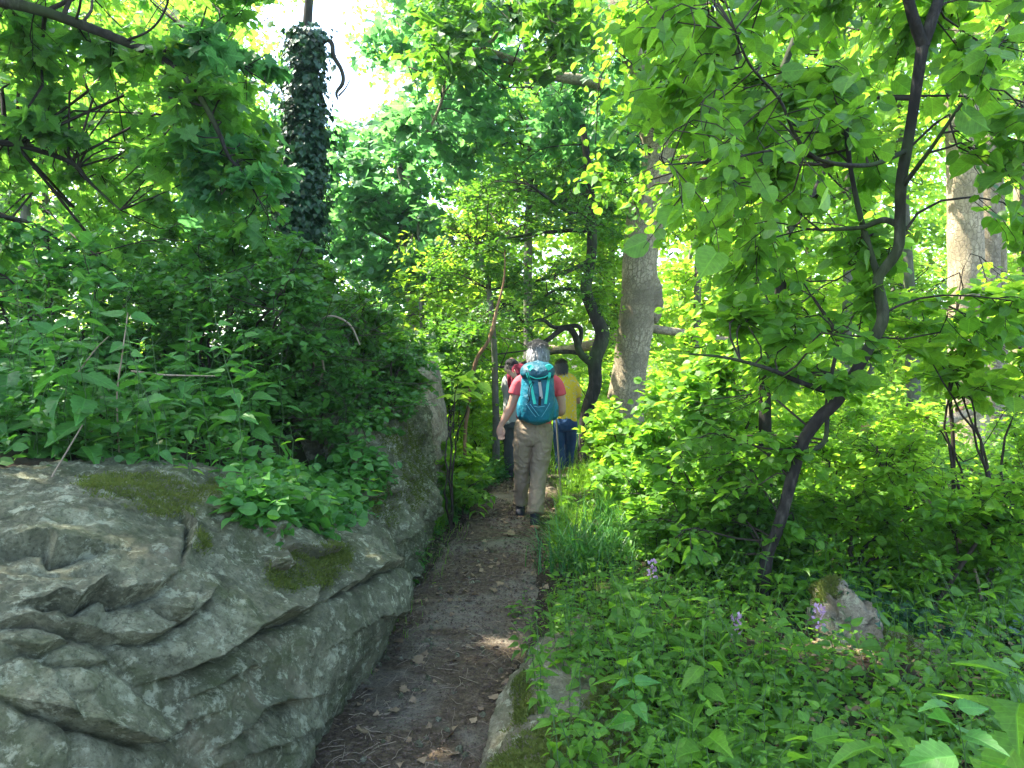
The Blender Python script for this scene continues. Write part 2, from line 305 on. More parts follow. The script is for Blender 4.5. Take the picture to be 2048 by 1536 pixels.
# ------------------------------------------------------------ rocks
def polydist(px, py, line):
    """signed distance (screen scale) to a polyline, + above it, and the position along it 0..1"""
    best = np.full(px.shape, 1e9); sg = np.zeros(px.shape); tt = np.zeros(px.shape); L_ = len(line)-1
    for i in range(L_):
        a = np.array(line[i], float); b = np.array(line[i+1], float); d = b-a; t = np.clip(((px-a[0])*d[0]+(py-a[1])*d[1])/(d@d), 0, 1)
        ex = px-(a[0]+t*d[0]); ey = py-(a[1]+t*d[1]); r = np.hypot(ex, ey); m = r < best
        best = np.where(m, r, best); sg = np.where(m, np.sign(d[0]*ey-d[1]*ex)*-1, sg); tt = np.where(m, (i+t)/L_, tt)
    return best*sg, tt
def loft_rock(name, label, rows, nu, nv, mat, ledges=(), amp=.05, seed=0, group=None, bed=(.25, -.2, 1)):
    C = np.array(rows, float)                       # rows x cols x (x,y,z)
    G = catmull(np.swapaxes(catmull(C, nv), 0, 1), nu)    # nu x nv x 3
    Nn = unit(np.cross(np.gradient(G, axis=0), np.gradient(G, axis=1)))
    if (Nn[nu//2, nv//2]*(np.array([0, 0, CZ])-G[nu//2, nv//2])).sum() < 0: Nn = -Nn; flip = True
    else: flip = False
    q = G+seed; bd = unit(np.array(bed, float)); h = (q*bd).sum(-1)
    warp = q+.25*np.stack([fbm(q*1.3, 3), fbm(q*1.3+40, 3), fbm(q*1.3+80, 3)], -1)
    d = amp*fbm(q*1.6, 2)*1.9+amp*.6*ridged(warp*np.array([2.2, 2.2, 3.6]), 4)
    hh = h*7+2.2*fbm(q*1.2, 3); st = hh-np.floor(hh); d = d+amp*.22*(ss(0, .75, st)-ss(.86, 1, st))*ss(-.2, .35, noise(q*1.4+9))
    d = d+amp*.3*ridged(warp*np.array([6, 6, 8.])+5, 4)+amp*.3*fbm(q*19, 4)-amp*.5*ss(.1, .0, np.abs(noise(warp*2.4+30)))*ss(-.1, .3, noise(q*1.1+3))
    if ledges:
        px, py = PX(G)
        for lg in ledges:
            line, A, w = lg; A = A*1.7; s, t = polydist(px, py, line); taper = np.sin(np.clip(t, .02, .98)*math.pi)**.5
            s = s+9*fbm(q*9, 3)
            d = d+np.where(s > 0, A*.55*np.exp(-s/w), -A*np.exp(s/(w*.5))*ss(0, -4, s)+A*.55*(1-ss(0, -4, s)))*taper
    V = (G+Nn*d[..., None]).reshape(-1, 3); f = grid_faces(nu, nv)
    b0 = len(V); e0 = V.reshape(nu, nv, 3)[0].mean(0); e1 = V.reshape(nu, nv, 3)[-1].mean(0); V = np.concatenate([V, [e0, e1]]); j = np.arange(nv-1)
    Nn = np.concatenate([Nn.reshape(-1, 3), [[0, 0, 1.], [0, 0, 1.]]])
    if flip: f = f[:, ::-1]
    f = [f, np.stack([j, j+1, 0*j+b0], -1), np.stack([(nu-1)*nv+j+1, (nu-1)*nv+j, 0*j+b0+1], -1)]
    o = mesh(name, V, f, mat, origin=V.mean(0)); tag(o, label, 'rock', group); return o, V, Nn.reshape(-1, 3)
def Wg(px, py, d, z):
    p = W(px, py, d); p[2] = z; return p
rows = [[Wg(-300, 1700, 1.75, -.2), Wg(100, 1750, 1.9, -.2), Wg(350, 1700, 2.2, -.2), Wg(560, 1600, 2.6, -.2), Wg(630, 1500, 3.0, -.2), Wg(690, 1420, 3.45, -.2), Wg(725, 1330, 4.0, -.2), Wg(560, 1200, 4.6, -.2)],
        [W(-300, 1560, 1.65), W(80, 1580, 1.72), W(350, 1560, 2.1), W(560, 1500, 2.48), W(652, 1410, 2.95), W(715, 1300, 3.45), W(765, 1240, 4.0), W(700, 1200, 4.6)],
        [W(-300, 1250, 1.8), W(60, 1300, 1.85), W(330, 1300, 2.15), W(530, 1280, 2.55), W(670, 1255, 3.0), W(765, 1205, 3.55), W(803, 1180, 4.15), W(740, 1150, 4.8)],
        [W(-300, 1110, 2.0), W(20, 1130, 2.05), W(300, 1130, 2.35), W(500, 1150, 2.75), W(655, 1150, 3.15), W(745, 1125, 3.75), W(790, 1125, 4.35), W(730, 1100, 5.0)],
        [W(-300, 1020, 2.4), W(0, 1048, 2.4), W(190, 1000, 2.75), W(390, 1000, 3.0), W(560, 1050, 3.2), W(680, 1085, 3.65), W(760, 1060, 4.4), W(700, 1060, 5.1)],
        [W(-400, 965, 3.3), W(-100, 970, 3.3), W(150, 955, 3.6), W(350, 955, 3.9), W(520, 985, 4.0), W(620, 1010, 4.4), W(680, 1010, 4.9), W(640, 1030, 5.3)],
        [Wg(-400, 965, 3.9, -.2), Wg(-100, 970, 3.9, -.2), Wg(150, 955, 4.2, -.2), Wg(350, 955, 4.5, -.2), Wg(500, 985, 4.6, -.2), Wg(580, 1010, 4.9, -.2), Wg(620, 1010, 5.2, -.2), Wg(600, 1010, 5.4, -.2)]]
LED = [([(-60, 1098), (30, 1100), (90, 1092), (105, 1108), (160, 1100), (200, 1106)], .05, 30),
       ([(60, 1212), (110, 1200), (150, 1212), (200, 1178), (235, 1198), (290, 1190), (320, 1175)], .055, 26),
       ([(-20, 1250), (60, 1240), (120, 1255), (200, 1272), (290, 1282), (330, 1262), (350, 1235)], .04, 22),
       ([(300, 1222), (330, 1240), (352, 1246), (400, 1205)], .05, 14),
       ([(320, 1355), (400, 1325), (455, 1290), (480, 1268), (540, 1245), (600, 1222), (625, 1190)], .085, 40),
       ([(20, 1405), (70, 1420), (130, 1440), (200, 1470), (255, 1482), (310, 1462), (340, 1440), (380, 1430)], .06, 30),
       ([(430, 1470), (480, 1435), (520, 1412), (570, 1400), (615, 1392)], .06, 24),
       ([(200, 1560), (330, 1545), (450, 1500), (560, 1480), (640, 1440)], .05, 22),
       ([(360, 1395), (420, 1370), (480, 1340), (520, 1330)], .03, 16),
       ([(640, 1205), (700, 1170), (750, 1150), (800, 1140)], .05, 16), ([(650, 1290), (700, 1250), (760, 1215), (800, 1205)], .04, 14),
       ([(370, 1020), (378, 1060), (372, 1095), (355, 1140)], .045, 12), ([(560, 1100), (620, 1120), (680, 1105)], .05, 12), ([(100, 1320), (150, 1335), (210, 1330)], .02, 12), ([(20, 1290), (80, 1300), (130, 1285)], .03, 14)]
boulder, BV, BN = loft_rock('boulder', 'huge grey weathered limestone boulder with dark ledges filling the lower left corner', rows, 620, 520, R1, LED, .05, 3.)
rows = [[Wg(690, 1330, 4.3, -.2), Wg(740, 1280, 4.5, -.2), Wg(775, 1160, 5.1, -.2), Wg(815, 1090, 5.9, -.25), Wg(850, 1020, 6.7, -.3), Wg(830, 1000, 7.2, -.3)],
        [W(690, 1200, 4.3), W(740, 1150, 4.5), W(800, 1110, 5.1), W(832, 1040, 5.9), W(862, 990, 6.7), W(840, 980, 7.2)],
        [W(680, 1130, 4.35), W(735, 1040, 4.55), W(800, 1010, 5.15), W(838, 975, 5.9), W(866, 945, 6.7), W(840, 930, 7.2)],
        [W(670, 1070, 4.5), W(715, 930, 4.7), W(785, 920, 5.3), W(828, 895, 6.0), W(852, 880, 6.75), W(820, 880, 7.3)],
        [W(640, 1010, 4.8), W(690, 870, 5.1), W(760, 850, 5.6), W(805, 835, 6.3), W(830, 820, 6.9), W(790, 830, 7.3)],
        [W(560, 1000, 5.2), W(580, 870, 5.5), W(640, 840, 6.0), W(700, 830, 6.6), W(740, 820, 7.1), W(730, 825, 7.4)],
        [Wg(470, 860, 5.4, -.2), Wg(540, 850, 5.8, -.2), Wg(620, 840, 6.3, -.2), Wg(690, 830, 6.9, -.2), Wg(720, 820, 7.3, -.2), Wg(720, 825, 7.5, -.2)]]
rockwall, RV, RN = loft_rock('rock_outcrop', 'furrowed grey rock face leaning over the left edge of the path behind the boulder', rows, 420, 420, R1, [([(700, 1010), (750, 990), (800, 960), (850, 930)], .05, 16), ([(700, 1110), (760, 1080), (810, 1050), (850, 1010)], .06, 18), ([(720, 1210), (770, 1160), (820, 1100)], .05, 14)], .115, 11.)
rows = [[Wg(800, 985, 7.0, -.3), Wg(862, 985, 7.2, -.3), Wg(884, 960, 7.9, -.3), Wg(886, 950, 8.6, -.3), Wg(850, 930, 9.0, -.3)],
        [W(800, 880, 6.9), W(860, 880, 7.1), W(884, 865, 7.8), W(884, 860, 8.5), W(850, 850, 9.0)],
        [W(790, 800, 6.95), W(850, 800, 7.1), W(874, 792, 7.8), W(878, 790, 8.5), W(850, 790, 9.0)],
        [W(790, 752, 7.2), W(832, 742, 7.3), W(850, 738, 7.8), W(856, 740, 8.4), W(840, 750, 8.9)],
        [Wg(700, 760, 7.6, .3), Wg(740, 745, 7.7, .3), Wg(770, 740, 8.2, .3), Wg(790, 740, 8.6, .3), Wg(800, 745, 8.9, .3)]]
loft_rock('rock_slab', 'upright pale tan rock slab standing left of the path at the bend', rows, 140, 200, R2, (), .05, 23.)
rows = [[Wg(1100, 1262, 4.5, -.3), Wg(1065, 1300, 3.9, -.3), Wg(1025, 1350, 3.5, -.3), Wg(965, 1450, 3.05, -.3), Wg(920, 1580, 2.65, -.3), Wg(900, 1800, 2.1, -.3)],
        [W(1160, 1262, 4.3), W(1100, 1296, 3.85), W(1062, 1345, 3.5), W(1008, 1432, 3.05), W(968, 1530, 2.65), W(930, 1700, 2.1)],
        [W(1170, 1248, 4.35), W(1135, 1262, 3.9), W(1110, 1298, 3.52), W(1070, 1370, 3.07), W(1040, 1450, 2.65), W(1010, 1600, 2.1)],
        [W(1200, 1250, 4.35), W(1190, 1268, 3.9), W(1180, 1306, 3.55), W(1165, 1375, 3.1), W(1160, 1460, 2.65), W(1160, 1600, 2.1)],
        [W(1230, 1270, 4.3), W(1250, 1330, 3.9), W(1270, 1370, 3.55), W(1290, 1430, 3.1), W(1320, 1510, 2.7), W(1350, 1700, 2.1)],
        [Wg(1240, 1262, 4.4, -.3), Wg(1290, 1310, 3.95, -.3), Wg(1320, 1350, 3.6, -.3), Wg(1350, 1420, 3.15, -.3), Wg(1390, 1500, 2.75, -.3), Wg(1420, 1700, 2.1, -.3)]]
kerb, KV, KN = loft_rock('mossy_rock', 'long low tan rock with moss edging the right side of the path in front', rows, 380, 260, R3, (), .06, 31.)
def blob(name, label, c0, rad, mat, seed, group=None, amp=.16, n=90, flat=.25):
    th = np.linspace(0, 2*math.pi, n, endpoint=False); ph = np.linspace(.02, math.pi-.02, n*2//3); Tt, Pp = np.meshgrid(th, ph, indexing='ij')
    D = np.stack([np.cos(Tt)*np.sin(Pp), np.sin(Tt)*np.sin(Pp), np.cos(Pp)], -1); Bx = np.sign(D)*np.abs(D)**.75
    k = 1+amp*fbm(D*1.3+seed, 3)*1.8+amp*.8*ridged(D*2.4+seed, 4)-.15
    for s in range(7):
        a = unit(np.random.default_rng(int(seed*10)+s).normal(size=3)); pr = (D*a).sum(-1); k = np.where(pr*k > .72, .72/np.maximum(pr, .1), k)
    V = (Bx*k[..., None]*np.array(rad)+np.array(c0)).reshape(-1, 3)
    o = mesh(name, V, grid_faces(n, len(ph), cu=True)[:, ::-1], mat, origin=c0); tag(o, label, 'rock' if max(rad) > .16 else 'stone', group); return o, V, D.reshape(-1, 3)
oc, OV, ON = blob('rock', 'craggy pale rock under ivy at the foot of the leaning hazel', W(1690, 1262, 3.75), (.14, .22, .21), R2, 2.1, amp=.3, n=150)
oc2, OV2, ON2 = blob('rock', 'mossy dark rock ledge below the craggy pale rock, lower right', W(1770, 1330, 3.5)+[0, .05, -.05], (.34, .26, .17), R3, 4.7, amp=.3, n=150)
blob('stone', 'knobbly grey stone with a moss cap lying on top of the huge boulder', W(532, 1062, 3.02), (.085, .08, .062), R1, 5.5, amp=.25)
blob('stone', 'flat stone with green moss wedged below the knobbly stone on the boulder', W(545, 1122, 2.92), (.1, .09, .045), R3, 6.3, amp=.22)
blob('stone', 'dark angular stone tucked under the overhang at the boulder foot', W(742, 1290, 4.0), (.09, .14, .09), R1, 7.9, amp=.2)
blob('stone', 'rounded grey stone half buried at the path edge under the boulder', W(722, 1378, 3.52), (.1, .1, .075), R1, 8.4, amp=.18)
blob('stone', 'small grey stone beside the path in the lower left, nearest the bottom', W(655, 1400, 3.32)+[0, 0, -.03], (.07, .09, .06), R1, 9.9, amp=.2)
def mosspatch(V, Nn, polys, n, size, parent, name='moss', lift=.0, thick=.012):
    px, py = PX(V); wgt = np.zeros(len(V)); nz = 1.3*fbm(V*6, 4)
    for (cx, cy, rx, ry) in polys: wgt = np.maximum(wgt, np.clip(1.5-(((px-cx)/(rx*1.25))**2+((py-cy)/(ry*1.25))**2)+nz, 0, 1)**2)
    if wgt.sum() < 1: return
    idx = rng.choice(len(V), n, p=wgt/wgt.sum())
    i = idx; P = V[i]+rng.normal(size=(n, 3))*.005; D = unit(Nn[i]*.7+rdir(n)*.9+np.array([0, 0, .4]))
    th = np.clip(.3+fbm(P*14, 2), 0, 1)[:, None]*thick*2
    v, f = leaves(P+Nn[i]*th*rng.random((n, 1)), D, rdir(n), size*rng.uniform(.6, 1.3, n), T_LANCE); mesh(name, v, f, L['moss'], parent, smooth=False)
mosspatch(BV, BN, [(330, 985, 75, 32), (240, 975, 60, 20), (460, 985, 60, 25), (330, 1000, 55, 26), (600, 1150, 60, 24), (400, 1090, 16, 20), (510, 1010, 60, 20), (640, 1110, 60, 16)], 36000, .011, boulder)
mosspatch(RV, RN, [(700, 930, 50, 70), (830, 960, 26, 50), (705, 1120, 30, 70), (660, 1000, 50, 70), (770, 1000, 26, 40), (800, 880, 40, 30)], 26000, .016, rockwall)
mosspatch(KV, KN, [(1150, 1490, 90, 36), (1045, 1400, 14, 40), (1270, 1480, 80, 60), (1050, 1540, 50, 26), (1160, 1310, 34, 14), (1230, 1400, 50, 40)], 36000, .013, kerb)
mosspatch(OV, ON, [(1650, 1165, 30, 30)], 2500, .018, oc); mosspatch(OV2, ON2, [(1800, 1350, 120, 70)], 6000, .016, oc2)
# ------------------------------------------------------------ trees
TOTAL = 0
def foliage(par, C, R, skel, tw, lf, size, T, mat, tilt=.55, droop=.0, twr=.003, tmat=None, name='crown', flat=.55, bl=True, sizevar=.25):
    """C (n,3) clump centres, R (n,) radii; branchlets reach each clump from the skeleton, twigs fan out, leaves sit along the twigs"""
    global TOTAL
    n = len(C); K = 7; parts = []
    dd = ((C[:, None, :]-skel[None, :, :3])**2*np.array([1, 1, 1.6])).sum(-1)+(C[:, None, 2] < skel[None, :, 2]-.3)*.6; j = dd.argmin(1); A = skel[j, :3]; sr = skel[j, 3]
    t = np.linspace(0, 1, K)[None, :, None]; L0 = np.linalg.norm(C-A, axis=1)
    wob = rng.normal(size=(n, 2, 3))*L0[:, None, None]*.1; sag = np.zeros((n, 1, 3)); sag[:, 0, 2] = L0*.12
    P = A[:, None]*(1-t)+C[:, None]*t+np.sin(t*math.pi)*(wob[:, :1]+sag)+np.sin(t*2*math.pi)*wob[:, 1:]
    r0 = np.minimum(sr*.5, np.minimum(.003+.0045*L0, .016)); RR = r0[:, None]*(1-t[..., 0]*.75)+.0015
    if bl: parts.append(tubes(P, RR, 5))
    # twigs
    m = n*tw; ci = np.repeat(np.arange(n), tw); s = rng.uniform(.45, 1, m); ii = np.minimum((s*(K-1)).astype(int), K-2); fr = (s*(K-1)-ii)[:, None]
    st = P[ci, ii]*(1-fr)+P[ci, ii+1]*fr; en = C[ci]+rdir(m)*rng.random((m, 1))**.45*R[ci][:, None]*np.array([1, 1, flat])
    k2 = 4; t = np.linspace(0, 1, k2)[None, :, None]; lw = np.linalg.norm(en-st, axis=1)[:, None, None]
    Q = st[:, None]*(1-t)+en[:, None]*t+np.sin(t*math.pi)*rng.normal(size=(m, 1, 3))*lw*.13; Q[..., 2] -= droop*(t[..., 0]**2)*lw[..., 0]
    parts.append(tubes(Q, np.full((m, 1), twr)*(1-t[..., 0]*.6), 3))
    # leaves
    q = m*lf; ti = np.repeat(np.arange(m), lf); u = np.tile((np.arange(lf)+.6)/lf, m)+rng.uniform(-.08, .08, q); u = np.clip(u, .1, 1); ii = np.minimum((u*(k2-1)).astype(int), k2-2); fr = (u*(k2-1)-ii)[:, None]
    p = Q[ti, ii]*(1-fr)+Q[ti, ii+1]*fr; tg = unit(Q[ti, ii+1]-Q[ti, ii]); sd = unit(np.cross(tg, [0, 0, 1.])+1e-4); sg = np.where(np.arange(q) % 2, 1, -1)[:, None]
    D = unit(tg*.6+sd*sg*.9+rng.normal(size=(q, 3))*.25+np.array([0, 0, -droop*.9])); Nn = unit(np.array([0, 0, 1.])+rng.normal(size=(q, 3))*tilt)
    sz = size*np.exp(rng.normal(size=q)*sizevar)
    v, f = leaves(p+D*sz[:, None]*.12, D, Nn, sz, T); TOTAL += len(f)
    cr = mesh(name, v, f, mat, par, smooth=False)
    if len(T[0]) > 5: vein(cr, T)
    V, Fc = join(parts); mesh('twigs', V, Fc, tmat or B['twig'], cr); return cr
GAPS = [(640, 70, 60, 100, 1.), (570, 30, 30, 40, .8), (700, 210, 30, 60, .8), (800, 480, 26, 24, .5), (670, 505, 24, 20, .4), (1060, 112, 36, 28, .6), (830, 350, 30, 50, .3)]
KEEP = [(1775, 40, 1875, 560, 3.95, .85), (1238, 560, 1335, 830, 11., .85), (1270, 340, 1350, 560, 11., .75), (1895, 260, 1995, 620, 12., .9), (1895, 820, 1990, 930, 12., .8), (1895, 620, 1985, 820, 12., .5), (1190, 600, 1215, 780, 10., .8), (990, 672, 1160, 1040, 10.5, 1.), (930, 560, 1010, 860, 8.6, .6)]
def inkeep(x, y, D, r):
    e = r*.5*F/D
    return any(a-e < x < c_+e and b-e < y < d+e and D < dd and rng.random() < p_ for a, b, c_, d, dd, p_ in KEEP)
def scatter(n, box, d, rad, gaps=True, fn=None):
    """clump centres spread over a window of the view at distances d, kept clear of the openings in the canopy"""
    out = []; k0 = 0
    while len(out) < n and k0 < n*60:
        k0 += 1; x = rng.uniform(box[0], box[2]); y = rng.uniform(box[1], box[3]); D = rng.uniform(*d); r = rng.uniform(*rad)
        if ((fn and not fn(x, y)) or (KEEP and inkeep(x, y, D, r))): continue
        if gaps and any(((x-g[0])/(g[2]+r*.7*F/D))**2+((y-g[1])/(g[3]+r*.45*F/D))**2 < 1 and rng.random() < g[4] for g in GAPS): continue
        out.append((*W(x, y, D), r))
    a = np.array(out); return a[:, :3], a[:, 3]
def skelpts(ctrls, n=30):
    return np.concatenate([catmull(c_, n) for c_ in ctrls])
def px4(pts):
    """(px,py,depth,width px) -> (x,y,z,r)"""
    a = np.array(pts, float); P = W(a[:, 0], a[:, 1], a[:, 2]); return np.column_stack([P, a[:, 3]*a[:, 2]/F/2])
def tree(name, label, cat, trunk, mat, limbs=(), crown=(), group=None, sides=16, n=60, rough=.05, base=None, ridge=0, limbmat=None):
    tr = px4(trunk)
    if base is None:
        g = tr[0].copy(); g[2] = float(gz(g[0], g[1]))-.1; g[3] *= 1.25
        if g[2] < tr[0][2]-.1: tr = np.vstack([g, tr])
    root = thing(name, label, cat, (tr[0][0], tr[0][1], tr[0][2]), group)
    v, f = limb_mesh(tr, n, sides, rough, rng.uniform(0, 50), ridge=ridge); mesh('trunk', v, f, mat, root)
    cs = [tr]
    for l_ in limbs:
        c_ = px4(l_); v, f = limb_mesh(c_, 26, 10, .07, rng.uniform(0, 50)); mesh('limb', v, f, limbmat or mat, root); cs.append(c_)
    sk = skelpts(cs)
    for cr in crown: foliage(root, skel=sk, **cr)
    return root
def sc(n, box, d, rad, **k): C, R = scatter(n, box, d, rad, **k); return dict(C=C, R=R)
# --- hazel leaning over the right side
tree('hazel_tree', 'leaning hazel with a crooked dark stem and big round leaves, closest tree on the right', 'tree',
     [(1520, 1215, 4.3, 28.2), (1535, 1110, 4.3, 25.3), (1560, 1045, 4.25, 23.2), (1600, 900, 4.2, 23.9), (1635, 840, 4.15, 25.3), (1680, 795, 4.1, 23.2), (1735, 700, 4.05, 22.5), (1765, 640, 4.0, 23.2), (1760, 590, 4.0, 21.1), (1757, 555, 4.0, 19.7), (1795, 500, 3.95, 21.1), (1800, 430, 3.95, 20.4), (1803, 360, 3.9, 21.1), (1822, 250, 3.9, 20.4), (1838, 140, 3.85, 21.1), (1846, 88, 3.85, 23.2)], B['dark'],
     [[(1846, 92, 3.85, 24), (1825, 30, 3.8, 22), (1805, -60, 3.8, 20), (1790, -200, 3.8, 15)], [(1846, 92, 3.85, 24), (1870, 20, 3.85, 21), (1895, -60, 3.9, 19), (1930, -220, 4., 14)],
      [(1690, 785, 4.1, 13), (1645, 780, 4.05, 11), (1590, 760, 4.0, 10), (1530, 735, 3.95, 8), (1450, 715, 3.9, 6), (1380, 708, 3.8, 4)],
      [(1757, 560, 4.0, 14), (1740, 500, 4.05, 12), (1720, 430, 4.1, 11), (1700, 330, 4.1, 9), (1690, 230, 4.1, 10)],
      [(1812, 460, 3.95, 14), (1770, 440, 4.0, 12), (1720, 455, 4.05, 9), (1640, 460, 4.1, 6)],
      [(1612, 905, 4.25, 12), (1650, 880, 4.35, 10), (1655, 800, 4.45, 9), (1665, 740, 4.5, 8), (1680, 670, 4.5, 6)],
      [(1800, 380, 3.92, 11), (1860, 300, 3.7, 8), (1930, 200, 3.5, 6), (2010, 120, 3.3, 4)],
      [(1815, 300, 3.9, 10), (1740, 330, 3.6, 9), (1640, 320, 3.3, 8), (1590, 270, 3.2, 7), (1560, 200, 3.1, 6), (1500, 130, 3.0, 5), (1470, 60, 3., 4)],
      [(1640, 320, 3.3, 6), (1560, 300, 3.2, 5), (1440, 320, 3.1, 4), (1330, 330, 3.0, 3)]],
     [dict(**sc(74, (1300, -80, 2080, 400), (3.0, 5.2), (.18, .34)), tw=6, lf=6, size=.078, T=T_HAZEL, mat=L['hazel'], tilt=.8, droop=.3),
      dict(**sc(9, (1300, 60, 1800, 480), (2.5, 3.2), (.14, .22)), tw=3, lf=4, size=.072, T=T_HAZEL, mat=L['hazel'], tilt=.9, droop=.5),
      dict(**sc(26, (1400, 430, 2080, 760), (3.6, 5.2), (.18, .34)), tw=7, lf=6, size=.075, T=T_HAZEL, mat=L['hazel'], tilt=.6, droop=.2),
      dict(**sc(24, (1330, 720, 1640, 1080), (4.1, 5.2), (.18, .32)), tw=8, lf=7, size=.058, T=T_HAZEL, mat=L['hazel'], tilt=.5, droop=.1)])
# --- second stem behind the hazel
tree('young_tree', 'slender dark sinuous stem rising behind the leaning hazel, left of it', 'tree',
     [(1532, 960, 6.2, 25.5), (1530, 850, 6.2, 24.6), (1532, 740, 6.2, 23.8), (1556, 620, 6.2, 23.8), (1560, 540, 6.2, 22.1), (1545, 440, 6.2, 20.4), (1520, 330, 6.2, 17.0), (1530, 230, 6.1, 15.3), (1565, 140, 6., 14.4), (1610, 20, 6., 13.6), (1640, -120, 6., 11.9)], B['dark'],
     [[(1520, 350, 6.2, 15), (1470, 335, 6.1, 13), (1405, 325, 6., 8)], [(1500, 340, 6.2, 16), (1497, 240, 6.2, 14), (1480, 120, 6.2, 12), (1420, -20, 6.2, 10)], [(1556, 500, 6.2, 12), (1640, 360, 6.4, 10), (1690, 200, 6.5, 8), (1720, 60, 6.5, 6)]],
     [dict(**sc(62, (1180, -80, 1800, 560), (5.4, 8.), (.25, .5)), tw=7, lf=7, size=.075, T=T_HAZEL, mat=L['hazel'], tilt=.75, droop=.25),
      dict(**sc(22, (1300, 500, 1750, 800), (5.5, 7.2), (.2, .4)), tw=8, lf=8, size=.065, T=T_HAZEL, mat=L['bright'], tilt=.5, droop=.1)])
# --- great grey trunk
big = tree('oak_tree', 'massive grey tree with plated bark and a swollen burr right of the hikers', 'tree',
     [(1245, 900, 11., 92), (1250, 820, 11., 78), (1260, 740, 11., 68), (1270, 660, 11., 72), (1280, 600, 11., 74), (1280, 520, 11., 70), (1290, 440, 11., 74), (1308, 370, 11., 72), (1316, 300, 11., 62), (1290, 180, 11., 66), (1262, 80, 11., 60), (1245, 0, 11., 56), (1225, -150, 11., 50), (1210, -400, 11., 40)], B['oak'],
     [[(1215, 172, 11., 22), (1160, 160, 10.8, 22), (1100, 150, 10.6, 20), (1040, 128, 10.4, 19), (985, 108, 10.3, 17), (950, 101, 10.2, 12), (900, 103, 10.1, 9), (865, 101, 10., 4)],
      [(925, 104, 10.1, 8), (892, 135, 10.1, 8), (886, 190, 10.1, 7), (868, 240, 10.1, 6), (835, 290, 10.1, 4)],
      [(1255, 40, 11., 30), (1300, -40, 10.6, 24), (1380, -160, 10., 18)], [(965, 95, 10.2, 9), (992, 68, 10.1, 11), (985, 20, 10., 11), (990, -60, 10., 10)],
      [(1280, 660, 11.2, 26), (1200, 685, 11.6, 22), (1130, 700, 12., 18), (1060, 690, 12.5, 14)], [(1290, 655, 11.3, 18), (1380, 668, 11.9, 16), (1460, 680, 12.3, 13), (1540, 660, 12.4, 14)]],
     [dict(**sc(78, (720, -60, 1280, 330), (9.6, 13.), (.4, .8)), tw=8, lf=8, size=.12, T=T_MAPLE_S, mat=L['blue'], tilt=.7, droop=.15),
      dict(**sc(26, (860, -60, 1180, 120), (8.2, 9.8), (.4, .7)), tw=9, lf=10, size=.11, T=T_MAPLE_S, mat=L['dark'], tilt=.6, droop=.15),
      dict(**sc(16, (1300, -200, 1700, 200), (9, 12.), (.5, .9)), tw=9, lf=9, size=.12, T=T_MAPLE_S, mat=L['maple'], tilt=.7)], sides=40, n=120, rough=.045)
Bp = W(1312, 600, 10.93); q = W(1300, 410, 10.8)
for (P0, rr, sd) in ((Bp+[-.03, .03, 0], (.14, .16, .34), 1.5), (W(1306, 405, 10.9), (.17, .17, .3), 4.)):
    th = np.linspace(0, 2*math.pi, 40, endpoint=False); ph = np.linspace(.05, math.pi-.05, 30); Tt, Pp = np.meshgrid(th, ph, indexing='ij'); D = np.stack([np.cos(Tt)*np.sin(Pp), np.sin(Tt)*np.sin(Pp), np.cos(Pp)], -1)
    V = D*(1+.25*fbm(D*2+sd, 3))[..., None]*np.array(rr)+P0; mesh('burr', V, grid_faces(40, 30, cu=True)[:, ::-1], B['oak'], big)
# --- crooked dark tree behind hikers
tree('thorn_tree', 'crooked dark-barked small tree with twisting low boughs behind the yellow shirt', 'tree',
     [(1170, 880, 10., 26), (1172, 830, 10., 25), (1190, 770, 10., 27), (1190, 720, 10., 28), (1205, 670, 10., 29), (1190, 630, 10., 25), (1172, 580, 10., 23), (1182, 520, 10., 20), (1184, 440, 10., 20), (1178, 350, 10., 16), (1165, 250, 10., 12)], B['dark'],
     [[(1188, 730, 10., 18), (1160, 705, 9.9, 15), (1150, 670, 9.8, 13), (1130, 655, 9.8, 12), (1095, 680, 9.7, 10), (1060, 700, 9.7, 7)],
      [(1155, 700, 9.9, 10), (1162, 670, 9.9, 9), (1155, 652, 9.8, 9), (1110, 655, 9.8, 8), (1085, 640, 9.7, 8), (1045, 645, 9.6, 6)],
      [(1178, 722, 10., 12), (1150, 705, 10.1, 9), (1100, 706, 10.2, 8), (1050, 725, 10.3, 7), (1000, 735, 10.4, 5)],
      [(1165, 595, 10., 9), (1150, 580, 10., 8), (1110, 580, 10., 6), (1070, 610, 10., 4)], [(1180, 460, 10., 10), (1120, 462, 9.8, 8), (1050, 470, 9.6, 6), (940, 490, 9.4, 4)],
      [(1180, 440, 10., 9), (1130, 420, 9.8, 7), (1060, 370, 9.6, 5)], [(1183, 520, 10., 10), (1140, 540, 9.9, 9), (1080, 560, 9.8, 6), (980, 580, 9.6, 4)]],
     [dict(**sc(75, (860, 400, 1190, 700), (8.6, 11.), (.2, .42), fn=lambda x, y: not (x > 1090 and y > 620)), tw=9, lf=9, size=.05, T=T_SMALL, mat=L['dark'], tilt=.5),
      dict(**sc(38, (900, 320, 1270, 560), (8.8, 11.), (.25, .45)), tw=9, lf=9, size=.055, T=T_SMALL, mat=L['dark'], tilt=.6),
      dict(**sc(26, (1190, 560, 1260, 720), (10, 11.), (.2, .4)), tw=8, lf=9, size=.05, T=T_SMALL, mat=L['bright'], tilt=.6)])
